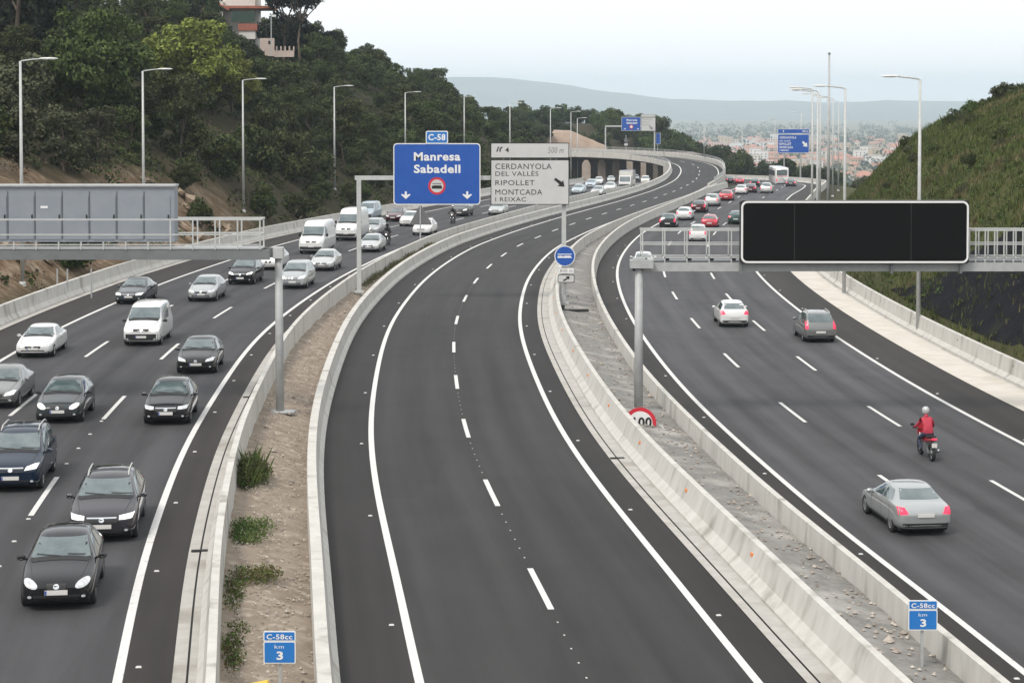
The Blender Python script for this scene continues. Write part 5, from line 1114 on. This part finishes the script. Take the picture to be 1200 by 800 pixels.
# single trees one can name
def spot(px, Y): return gx_(px, Y)
tree('lime_green_tree', 'large yellow-green tree on the hillside below the house', 'large', spot(222, 226), 226, 1.15, 'lime', sz=.95, z=11.6)
tree('lime_green_tree', 'smaller yellow-green tree right beside the large one on the hillside', 'large', spot(272, 234), 234, .72, 'lime', sz=.9, z=11.5)
tree('pine_tree', 'big bushy pine at upper left beside the yellow-green tree', 'large', spot(114, 180), 180, .95, 'mid', sz=1.15, z=10.5)
tree('pine_tree', 'tall dark pine against the sky right of the hilltop house', 'umbrella', spot(352, 296), 296, 1.25, 'dark', sz=1.12)
tree('pine_tree', 'dark pine overhanging the hilltop terrace, darkest of all', 'pine', spot(334, 299), 299, 1.25, 'dark', sz=1.2)
tree('pine_tree', 'dark layered pine at the edge of the sky above the hillside', 'umbrella', spot(372, 300), 300, .85, 'dark', sz=.95)
tree('pine_tree', 'dark tall pine left of the hilltop house at the top edge', 'pine', spot(232, 305), 305, 1.3, 'dark', sz=1.3)
tree('pine_tree', 'dark pine at the top left corner of the picture', 'pine', spot(20, 190), 190, 1.4, 'dark', sz=1.2)
for px_, Y_, k_, sc_, lab_ in ((256, 284, 'round', 1.0, 'rounded tree hiding the foot of the hilltop house at its left'), (279, 283, 'round', .95, 'rounded tree hiding the foot of the hilltop house in the middle'), (297, 282, 'round', .8, 'rounded tree between the hilltop house and its terrace'), (243, 288, 'pine', .8, 'pine growing close to the left gable of the hilltop house')):
    tree('garden_tree', lab_, k_, spot(px_, Y_), Y_, sc_, 'pine')
tree('bush', 'broad green bush in front of the bare rock cut behind the display cabinet', 'round', spot(86, 132), 132, .98, 'mid', cat='bush', sz=.9)
# hillside trees in a loose grid, only where the picture sees them
KINDS = {'pine': ('dark green pine growing on the wooded left hillside', 'pine_tree', 'pines on the left hillside'), 'round': ('rounded broadleaf tree growing on the wooded left hillside', 'broadleaf_tree', 'broadleaf trees on the left hillside'), 'olive': ('grey-green scrubby tree on the wooded left hillside', 'scrub_tree', 'grey scrub trees on the left hillside')}
cnt = 0; yy = 104.0
while yy < 540:
    st = 4.6 + yy * .006; dd = 3.0
    while dd < 62:
        y = yy + rnd.uniform(-.4, .4) * st; x = fL1(y) - dd - rnd.uniform(0, .7) * st; d = fL1(y) - x; z = terr(x, y)
        dd += st * (.8 if dd < 12 else 1)
        px, py = to_px(x, y, z + 3)
        if px < -60 or px > 720 or py < -45: continue
        bare = y < 205 and d < 10.5 - 6 * sm(150, 205, y)
        if bare and rnd.random() < .42: continue
        if rnd.random() < .18 and d > 10: continue
        # keep the house clearing open
        if 236 < px < 345 and 286 < y < 305: continue
        if 158 < px < 302 and 186 < y < 232 and py < 95: continue
        u = rnd.random(); k = 'pine' if u < .38 else 'olive' if u < .6 else 'round'; lab, nm, gp = KINDS[k]
        sc = rnd.uniform(.62, 1.02) * (1.0 if d > 7 and not bare else .55)
        if bare: k = 'olive' if u < .5 else 'round'; lab, nm, gp = KINDS[k]; lf = {'pine': rnd.choice(('pine', 'dark', 'pine')), 'olive': rnd.choice(('olive', 'olive', 'dry', 'shrub')), 'round': rnd.choice(('shrub', 'pine', 'shrub', 'mid'))}[k]
        tree(nm, lab, {'pine': 'pine', 'olive': 'low' if rnd.random() < .5 else 'round', 'round': 'round'}[k], x, y, sc * {'pine': .82, 'olive': 1.0, 'round': 1.05}[k], lf, gp); cnt += 1
    yy += st
print('hillside trees', cnt)
# wooded knoll behind the viaduct: umbrella pines with bare trunks
for i in range(130):
    y = rnd.uniform(492, 640); x = rnd.uniform(-12, 78) + (y - 492) * .10; z = terr(x, y); px, py = to_px(x, y, z)
    if px > 870 or (px > 800 and y < 530): continue
    tree('knoll_tree', 'dark green tree in the wood on the knoll behind the viaduct', 'umbrella' if y < 515 and rnd.random() < .6 else 'round', x, y, rnd.uniform(.8, 1.15) * (1 - .25 * sm(760, 860, px)), rnd.choice(('pine', 'shrub', 'mid', 'pine')), 'trees on the knoll behind the viaduct')
for i in range(46):
    y = rnd.uniform(525, 640); x = gx_(rnd.uniform(755, 872), y); px = to_px(x, y, 0)[0]
    tree('knoll_tree', 'dark green tree in the wood on the knoll behind the viaduct', 'round', x, y, rnd.uniform(.9, 1.25) * (1.25 - .45 * sm(765, 870, px)), rnd.choice(('pine', 'shrub', 'mid', 'shrub')), 'trees on the knoll behind the viaduct')
for i in range(34):
    y = rnd.uniform(455, 560); x = gx_(rnd.uniform(838, 990), y); 
    if x < fR1(min(y, 470)) + 3 and y < 500: continue
    tree('roadside_tree', 'dark rounded tree in the grove beyond the far bend of the right road', 'round', x, y, rnd.uniform(.9, 1.5), rnd.choice(('pine', 'shrub', 'olive')), 'grove beyond the far bend')
for i in range(22):
    y = rnd.uniform(260, 400); x = fR1(y) + rnd.uniform(4, 26)
    tree('roadside_bush', 'low bush on the verge right of the far right road', 'low', x, y, rnd.uniform(.5, 1.0), rnd.choice(('olive', 'shrub', 'dry')), 'bushes on the far right verge', 'bush')
# bushes on the crest of the right embankment
for px, Y, sc, lab in ((1122, 184, .6, 'dark bush leaning out at the left end of the embankment crest'), (1138, 186, .5, 'second dark bush from the left on the embankment crest'), (1158, 186, .42, 'grassy low bush in the middle of the embankment crest'), (1176, 188, .66, 'tallest dark bush on the embankment crest near the right edge'), (1198, 184, .55, 'dark bush on the embankment crest at the right edge')):
    tree('bush', lab, 'low', gx_(px, Y), Y, sc, 'shrub' if sc > .52 else 'mid', None, 'bush')
for i in range(26):
    y = rnd.uniform(105, 200); x = fR1(y) + rnd.uniform(6.5, 20)
    tree('embankment_bush', 'low green bush growing on the grassy right embankment', 'low', x, y, rnd.uniform(.22, .45), rnd.choice(('mid', 'shrub', 'olive')), 'bushes on the grassy embankment', 'bush')
# undergrowth nobody could count
def scatter(name, label, fn, n, leafm, seed, ls, hgt, per):
    r_ = random.Random(seed); mb = MB(); k = 0; tries = 0
    while k < n and tries < n * 12:
        tries += 1; q = fn(r_)
        if q is None: continue
        x, y, s = q; leafball(mb, r_, (x, y, terr(x, y) + .25 * s * hgt), (s, s, s * hgt), per, ls); k += 1
    o = mb.build(name, leafm); return tag(o, label, 'undergrowth', None, 'stuff')
def f_left(r_):
    y = r_.uniform(100, 470); x = fL1(y) - r_.uniform(1.2, 48) ; d = fL1(y) - x
    px, py = to_px(x, y, terr(x, y) + 1)
    if px < -30 or px > 700 or py < -10: return None
    if y < 205 and d < 11 - 6 * sm(150, 205, y) and r_.random() < (.35 if mn.noise((x * .16, y * .10, 8)) > -.1 else .85): return None
    return x, y, r_.uniform(.5, 1.5)
scatter('hillside_scrub', 'tangled dark green scrub covering the left hillside', f_left, 2300, LF['shrub'], 21, .17, .7, 56)
scatter('hillside_scrub', 'dry grey-brown scrub mixed into the left hillside', f_left, 700, LF['dry'], 22, .15, .6, 46)
def f_right(r_):
    y = r_.uniform(84, 212); x = fR1(y) + r_.uniform(1.4, 24); px, py = to_px(x, y, terr(x, y))
    if px > 1240 or py < 60: return None
    if y < 122 and 2.0 < x - fR1(y) < 6.5 and r_.random() < .74: return None
    return x, y, r_.uniform(.2, .6)
scatter('embankment_weeds', 'mixed green weeds growing over the right embankment', f_right, 900, LF['mid'], 23, .085, .5, 40)
scatter('embankment_weeds', 'dark green weeds growing over the right embankment', f_right, 520, LF['shrub'], 24, .085, .55, 40)
GM = dict(grass=mat('grass_olive', (.058, .080, .020), (.098, .115, .034), .5, .8, island=.35, spec=.2), straw=mat('grass_straw', (.10, .088, .04), (.15, .125, .06), .5, .8, island=.3, spec=.2), fresh=mat('grass_fresh', (.06, .11, .025), (.10, .15, .04), .8, .8, island=.35, spec=.2))
def blades(mb, r_, x, y, z, n, h, sp, w=.03, m=0):
    for _ in range(n):
        a = r_.uniform(0, 6.28); q = r_.uniform(0, sp); b = r_.uniform(0, 6.28); hh = h * r_.uniform(.5, 1.2); lx, ly = math.cos(b) * hh * .45, math.sin(b) * hh * .45
        cx_, cy_ = x + q * math.cos(a), y + q * math.sin(a); dx, dy = -math.sin(b) * w, math.cos(b) * w
        mb.add([(cx_ - dx, cy_ - dy, z - .05), (cx_ + dx, cy_ + dy, z - .05), (cx_ + lx * .5 + dx * .6, cy_ + ly * .5 + dy * .6, z + hh * .65), (cx_ + lx, cy_ + ly, z + hh)], [(0, 1, 2), (0, 2, 3)], m)
mb = MB(); r_ = random.Random(31); k = 0
while k < 12500:
    q = f_right(r_)
    if q is None: continue
    blades(mb, r_, q[0], q[1], terr(q[0], q[1]), 4, r_.uniform(.22, .6), .35, .035, 1 if mn.noise((q[0] * .2, q[1] * .2, 2)) > .24 else 0); k += 1
tag(mb.build('embankment_grass', [GM['grass'], GM['straw']]), 'olive and straw coloured grass covering the right embankment', 'grass', None, 'stuff')
# dark erosion net on the foot of the embankment
mb = MB(); ys = np.arange(56, 132, 1.2); cols = 9
for y in ys:
    for k in range(cols + 1):
        top = 5.6 * (1 - sm(112, 131, y)) + .9 * mn.noise((y * .25, 0, 4)); d = 1.9 + max(.1, top) * k / cols; x = fR1(y) + d; mb.v.append((x, y, terr(x, y) + .16 + .10 * mn.noise((x * 1.3, y * 1.1, 9))))
mb.f = [(j * 10 + k, j * 10 + k + 1, (j + 1) * 10 + k + 1, (j + 1) * 10 + k) for j in range(len(ys) - 1) for k in range(cols)]; mb.m = [0] * len(mb.f)
tag(mb.build('slope_netting', M['net'], smooth=True), 'dark erosion netting pegged over the foot of the right embankment', 'netting')
# weeds in the medians
def weeds(px, py, lab, spread, n, h, mats, seed, stems=False, z=None):
    g_ = atG(px, py, lambda Y: .35); r_ = random.Random(seed); t = MB()
    for _ in range(n):
        a, q = r_.uniform(0, 6.28), r_.uniform(0, 1) ** .6; x, y = g_.x + spread[0] * q * math.cos(a), g_.y + spread[1] * q * math.sin(a); x = max(fL0(y) + .02, min(x, PB.xf(-LW - 2.3)(y)))
        zz = dirt_z(y) * .6 + .2; mi = r_.choice(range(len(mats)))
        blades(t, r_, x, y, zz, 2, h * (1 - .6 * q) * r_.uniform(.4, 1.0), .2, .004, mi); hh = h * (1 - .6 * q); leafball(t, r_, (x + r_.uniform(-.1, .1), y + r_.uniform(-.2, .2), zz + hh * r_.uniform(.05, .7)), (.22, .3, .08 + hh * .14), 14, .034, m=mi)
    o = t.build('weed_clump', mats); tag(o, lab, 'weeds', 'weeds on the dirt strip'); return o
weeds(291, 570, 'tall dark green feathery weed clump against the barrier on the dirt strip', (.62, 1.5), 300, 1.2, [LF['shrub'], LF['dry'], LF['mid'], GM['grass']], 41, True)
weeds(288, 632, 'bright green grass patch below the tall weed clump on the dirt strip', (.7, 1.6), 170, .3, [GM['fresh'], GM['fresh'], GM['grass']], 42)
weeds(268, 700, 'short green weeds along the barrier in the middle of the dirt strip foreground', (.45, 2.2), 85, .26, [GM['grass'], GM['straw'], GM['fresh']], 43)
weeds(262, 770, 'green weeds along the barrier at the bottom of the dirt strip', (.42, 2.0), 85, .26, [GM['fresh'], GM['grass'], GM['straw']], 44)
weeds(305, 685, 'thin olive grass tuft in the middle of the dirt strip', (.5, .7), 90, .28, [GM['grass'], GM['straw']], 45)
for i, (px, py, lab) in enumerate(((408, 331, 'weeds behind the barrier right beside the portal post'), (432, 316, 'weeds behind the barrier just beyond the portal post'), (452, 305, 'weeds behind the barrier halfway between portal post and warning triangle'), (474, 293, 'weeds behind the barrier close to the warning triangle'))):
    weeds(px, py, lab, (.3, 5.5), 150, .6, [GM['grass'], LF['dry'], GM['straw']], 50 + i)
# stones
def stones(name, label, fn, n, seed, smin, smax):
    r_ = random.Random(seed); mb = MB()
    for _ in range(n):
        x, y, z = fn(r_); s = r_.uniform(smin, smax) * (2.2 if r_.random() < .03 else 1); vs = [Vector(v) * s * r_.uniform(.7, 1.25) for v in ((1, 0, 0), (-1, 0, 0), (0, 1, 0), (0, -1, 0), (0, 0, .8), (0, 0, -.6))]
        mb.add([v + Vector((x, y, z)) for v in vs], [(0, 2, 4), (2, 1, 4), (1, 3, 4), (3, 0, 4), (2, 0, 5), (1, 2, 5), (3, 1, 5), (0, 3, 5)])
    tag(mb.build(name, M['gravel']), label, 'stones', None, 'stuff')
xa_, xb_ = PL.xf(2.3), PB.xf(-LW - 2.2); xc_, xd_ = PB.xf(LW + 2.6), PR.xf(-1.75)
def f_d(r_):
    y = 36 + 110 * r_.random() ** 1.6; t = r_.random(); return xa_(y) * (1 - t) + xb_(y) * t, y, dirt_z(y) * (1 - t) + .12 * t + .06
def f_c(r_):
    y = 38 + 90 * r_.random() ** 1.4; t = 1 - r_.random() ** 2 * .9; return xc_(y) * (1 - t) + xd_(y) * t, y, (zR(y) * .75 + .08) * t + .02 * (1 - t) + .03
stones('gravel', 'small pale stones strewn over the dirt strip', f_d, 3600, 61, .010, .05); stones('rubble', 'crumbled concrete rubble along the foot of the median wall', f_c, 1300, 62, .015, .075)
# pale rock slabs in the left cut
def slab_rock(px, Y, lx, lab, tilt):
    x = gx_(px, Y); z = terr(x, Y); r_ = random.Random(int(px)); mb = MB(); n = 9; vs = []
    for i in range(n):
        for k in range(6):
            a = 2 * math.pi * k / 6; w = (.45 + .25 * math.sin(i * 2.1)) * (1 - abs(i / (n - 1) - .5) * 1.5) + .12; vs.append((lx * (i / (n - 1) - .5) + r_.uniform(-.1, .1), w * 1.3 * math.cos(a) + r_.uniform(-.12, .12), w * .75 * math.sin(a) + r_.uniform(-.12, .12)))
    mb.add(vs, [(i * 6 + k, i * 6 + (k + 1) % 6, i * 6 + 6 + (k + 1) % 6, i * 6 + 6 + k) for i in range(n - 1) for k in range(6)] + [tuple(range(6)), tuple(range((n - 1) * 6, n * 6))[::-1]])
    o = mb.build('rock_slab', M['rock'], loc=(x, Y, z + .25)); o.rotation_euler = (0, tilt, .2); tag(o, lab, 'rock', None, 'thing')
for px, Y, lx, lab, tl in ((32, 128, 4.5, 'pale rock slab under the lamp nearest the left edge', .75), (22, 124, 3, 'pale rock streak at the far left above the cabinet', 1.0), (182, 158, 4.2, 'pale slanting rock slab under the second street lamp', .75), (205, 165, 4.5, 'pale slanting rock slab right of the second street lamp', .7), (148, 152, 3.2, 'brown rock slab left of the second street lamp', .7), (236, 172, 4, 'lowest pale rock slab above the walkway railing', .6), (120, 147, 3, 'small brown rock ledge above the display cabinet', .8)): slab_rock(px, Y, lx, lab, tl)
for i in range(16):
    Y = rnd.uniform(122, 178); d_ = rnd.uniform(2.5, 8.5); X = fL1(Y) - d_
    px_, py_ = to_px(X, Y, terr(X, Y)); slab_rock(px_, Y, rnd.uniform(1.2, 3.0), 'loose weathered rock on the bare slope of the left cut', rnd.uniform(.5, .9)); o_ = bpy.data.objects[-1] if False else COL.objects[-1]; o_['group'] = 'loose rocks on the left cut'; o_.rotation_euler.z = rnd.uniform(-.6, .6)
for i, px in enumerate((66, 78, 106)):
    Y = 118.0; x = gx_(px, Y); z = terr(x, Y); mb = MB(); mb.tube([(0, 0, -.2), (0, 0, 1.9)], .05, 6); o = mb.build('stake', M['galv'], loc=(x, Y, z)); tag(o, ('leftmost thin stake on the slope under the left gantry', 'middle thin stake on the slope under the left gantry', 'rightmost thin stake on the slope under the left gantry')[i], 'stake')
# bare earth mound left of the viaduct
mb = MB(); nxm, nym = 26, 10
for j in range(nym + 1):
    for i in range(nxm + 1):
        X = -2 + 27 * i / nxm; Yv = 490 + 16 * j / nym; hgt = np.interp(X, [-2, 6, 15, 24, 25], [5.6, 5.6, 5.2, 1.4, -6]) * sm(0, 5, j) + -6 * (1 - sm(0, 5, j)); mb.v.append((X, Yv, float(hgt) + .3 * mn.noise((X * .4, Yv * .4, 2))))
mb.f = [(j * (nxm + 1) + i, j * (nxm + 1) + i + 1, (j + 1) * (nxm + 1) + i + 1, (j + 1) * (nxm + 1) + i) for j in range(nym) for i in range(nxm)]; mb.m = [0] * len(mb.f)
struct(mb.build('earth_terrain', mat('bare_earth', (.26, .19, .14), (.36, .28, .22), .35, .95, .4, bdist=.2), smooth=True))

# ------------------------------------------------------------------ hilltop house and terrace
roofm = mat('roof_tiles', (.26, .09, .055), (.36, .14, .09), 3, .9, .3); wallm = mat('house_wall', (.55, .53, .49), (.62, .60, .56), 1.5, .9); brickm = mat('brick_wall', (.26, .09, .06), (.34, .13, .09), 5, .9); greenm = mat('green_screen', (.02, .045, .035), (.03, .06, .045), 3, .8); pinkm = mat('terrace_wall', (.45, .36, .31), (.52, .43, .38), 1.5, .9); dkwin = mat('window_dark', (.02, .022, .025), rough=.15, spec=.7)
def px_box(par, name, x0, x1, y0, y1, Y, dep, mt):
    o = -Vector(par.location); mb = MB(); X0, X1, Z0, Z1 = gx_(x0, Y), gx_(x1, Y), gz_(y1, Y), gz_(y0, Y); mb.box(((X0 + X1) / 2, Y + dep / 2, (Z0 + Z1) / 2), (X1 - X0, dep, Z1 - Z0)); return mb.build(name, mt, par, loc=o)
Y = 298.0; hs = thing('house', 'white hilltop house with a red tiled gable roof among dark pines', 'house', (gx_(255, Y), Y, gz_(62, Y))); o = -Vector(hs.location)
w = px_box(hs, 'wall', 246, 262, 2, 60, Y, 7, wallm); px_box(hs, 'wall', 262, 300, -10, 60, Y + 2, 7, wallm)
mb = MB(); X0, X1, Zr = gx_(238, Y), gx_(270, Y), gz_(10, Y)
mb.add([(X0, Y - .8, gz_(14, Y)), (gx_(247, Y), Y - .8, gz_(0, Y)), (X1, Y - .8, gz_(13, Y)), (X0, Y + 8, gz_(14, Y)), (gx_(247, Y), Y + 8, gz_(0, Y)), (X1, Y + 8, gz_(13, Y)), (X0, Y - .8, gz_(12, Y)), (gx_(247, Y), Y - .8, gz_(-2.2, Y)), (X1, Y - .8, gz_(11, Y)), (X0, Y + 8, gz_(12, Y)), (gx_(247, Y), Y + 8, gz_(-2.2, Y)), (X1, Y + 8, gz_(11, Y))], [(6, 9, 10, 7), (7, 10, 11, 8), (0, 6, 7, 1), (1, 7, 8, 2), (0, 1, 4, 3), (1, 2, 5, 4), (2, 8, 11, 5), (0, 3, 9, 6)]); mb.build('roof', roofm, hs, loc=o)
px_box(hs, 'roof', 264, 318, 7, 10, Y - .5, 9, roofm); px_box(hs, 'awning', 272, 299.5, 14, 26, Y - .5, .3, greenm)
for x in (249.5, 254, 258.5): px_box(hs, 'window', x, x + 2.4, 16, 24, Y - .05, .1, dkwin)
px_box(hs, 'balcony', 280, 302, 28, 36, Y - 2.5, 2.5, brickm); px_box(hs, 'wall', 281, 300, 36, 46, Y - 2.3, 2.2, wallm)
Y = 288.0; tw = thing('terrace', 'pink walled garden terrace with short pillars below the hilltop house', 'terrace', (gx_(325, Y), Y, gz_(66, Y)))
px_box(tw, 'wall', 305.5, 322, 45, 66, Y, .4, pinkm); px_box(tw, 'opening', 315, 317.6, 48, 52, Y - .06, .1, dkwin); px_box(tw, 'wall', 322, 345, 59.5, 67, Y, .35, pinkm)
for x in (310, 318.5, 324, 329, 334, 339, 344): px_box(tw, 'pillar', x, x + 1.4, 54.5, 60, Y - .05, .35, pinkm)
gl_ = thing('garden_lamp', 'thin garden lamp post on the hilltop terrace', 'lamp', (gx_(318, Y), Y - 1, gz_(66, Y))); o = -Vector(gl_.location); px_box(gl_, 'pole', 318, 319, 20, 66, Y - 1, .12, M['galv']); px_box(gl_, 'lamp_head', 319, 324, 17.5, 20, Y - 1, .3, M['lamp_w'])
Y = 246.0; px = thing('garden_wall', 'pale stone garden wall glimpsed behind the yellow-green tree', 'wall', (gx_(222, Y), Y, gz_(104, Y))); px_box(px, 'wall', 214, 252, 90, 104, Y, .4, mat('stone_wall', (.42, .36, .29), (.52, .46, .38), 1.2, .95, .5)); px_box(px, 'coping', 236, 268, 70, 73, Y + 6, .5, wallm)

# ------------------------------------------------------------------ the far town, woods and mountains
walls = [mat('town_wall_%s' % k, c, tuple(v * 1.12 for v in c), .3, .9) for k, c in (('cream', (.55, .50, .43)), ('pink', (.50, .34, .28)), ('white', (.64, .62, .60)), ('ochre', (.46, .36, .26)))]
roofs = [mat('town_roof', (.36, .16, .11), (.44, .22, .16), .4, .9), mat('town_roof_grey', (.40, .38, .36), rough=.9)]
HV = []
for i, (w, d, h, rf) in enumerate(((9, 10, 6, 1), (12, 9, 7, 1), (8, 9, 9, 1), (16, 11, 7, 1), (24, 12, 13, 0), (14, 12, 17, 0), (46, 26, 9, 0))):
    for q in range(2):
        mb = MB(); mb.box((0, 0, h / 2 - 2), (w, d, h + 4))
        if rf: mb.add([(-w / 2 - .6, -d / 2 - .6, h), (w / 2 + .6, -d / 2 - .6, h), (w / 2 + .6, d / 2 + .6, h), (-w / 2 - .6, d / 2 + .6, h), (-w / 2 + 1.5, 0, h + 2.6), (w / 2 - 1.5, 0, h + 2.6)], [(0, 1, 5, 4), (1, 2, 5), (2, 3, 4, 5), (3, 0, 4), (3, 2, 1, 0)], 1)
        else: mb.box((0, 0, h + .4), (w + .3, d + .3, .8), 1)
        nw = max(2, int(w / 4)); ns = max(1, int(h / 3.2))
        for a in range(nw):
            for b_ in range(ns): mb.box((-w / 2 + (a + .5) * w / nw, -d / 2 - .02, 1.6 + b_ * 3.1), (1.3, .12, 1.4), 2)
        HV.append(mb.mesh('town_house', [walls[(i * 2 + q) % 4] if i < 6 else walls[2], roofs[0] if rf else roofs[1], dkwin]))
r_ = random.Random(77)
for i in range(250):
    y = r_.uniform(1750, 3700); t = r_.random(); x = gx_(860 + 220 * t if r_.random() < .72 else r_.uniform(795, 905), y); big = r_.random()
    v = HV[r_.randrange(0, 8)] if big < .82 else HV[r_.randrange(8, 12)] if big < .96 else HV[r_.randrange(12, 14)]
    o = link('town_house', v, None, (x, y, ground_z(x, y))); o.rotation_euler = (0, 0, r_.uniform(-.5, .5)); flat_ = big >= .82
    tag(o, 'flat-roofed pale block in the hazy far town' if flat_ else 'small red-roofed house in the hazy far town', 'building' if flat_ else 'house', 'blocks of the far town' if flat_ else 'houses of the far town')
mb = MB(); r_ = random.Random(78)
for i in range(900):
    y = 1150 + 3200 * r_.random() ** 1.1; x = gx_(r_.uniform(600, 1230), y); s = r_.uniform(4, 9) * (1 + y / 5000)
    if y > 1700 and r_.random() < .55: y += 1600; x = gx_(r_.uniform(600, 1230), y)
    leafball(mb, r_, (x, y, ground_z(x, y) + s * .4), (s * 1.3, s * 1.3, s * .8), 34, s * .24)
tag(mb.build('far_woods', LF['pine']), 'hazy far woods scattered around the town', 'woods', None, 'stuff')
prof = [(-9000, 60), (-5000, 110), (-2600, 120), (-600, 128), (-250, 137), (0, 133), (250, 112), (500, 66), (800, 33), (1200, 22), (1700, 18), (2300, 20), (3200, 60), (5000, 110), (9000, 60)]
mb = MB(); xs_ = np.linspace(-9000, 9000, 181); fr = [(-2600, -75), (-1900, .12), (-1200, .38), (-600, .66), (-200, .88), (0, 1), (500, .8), (1600, .3), (2600, -75)]
for dy, k in fr:
    for x in xs_:
        rdg = np.interp(x, [p_[0] for p_ in prof], [p_[1] for p_ in prof]); zz = -75 if k == -75 else -62 + (rdg + 62) * k + 16 * mn.noise((x * .0016, dy * .002, 1)) * k + 7 * mn.noise((x * .006, dy * .005, 2)) * k; mb.v.append((x, 10000 + dy + 300 * mn.noise((x * .0007, 0, 5)), float(zz)))
c = len(xs_); mb.f = [(j * c + i, j * c + i + 1, (j + 1) * c + i + 1, (j + 1) * c + i) for j in range(len(fr) - 1) for i in range(c - 1)]; mb.m = [0] * len(mb.f)
struct(mb.build('mountains', mat('mountain_wood', (.07, .09, .08), (.13, .145, .12), .004, .95), smooth=True))
# the air
HAZE = 0.000135
x0, x1, y1 = float(gx[0]) - 300, float(gx[-1]) + 300, gy[-1] + 150
mb = MB(); mb.box(((x0 + x1) / 2, (y1 - 400) / 2, 47), (x1 - x0, y1 + 400, 250)); hz_ = mb.build('haze', None) if False else link('haze', mb.mesh('haze', mat('air', (1, 1, 1))))
am = MATS['air']; n = am.node_tree.nodes; n.remove(n['Principled BSDF']); pv = n.new('ShaderNodeVolumePrincipled'); pv.inputs['Color'].default_value = (.76, .89, 1, 1); pv.inputs['Density'].default_value = HAZE; pv.inputs['Anisotropy'].default_value = .2
am.node_tree.links.new(pv.outputs['Volume'], n['Material Output'].inputs['Volume']); tag(hz_, 'pale haze in the air over the valley', 'haze', None, 'stuff')
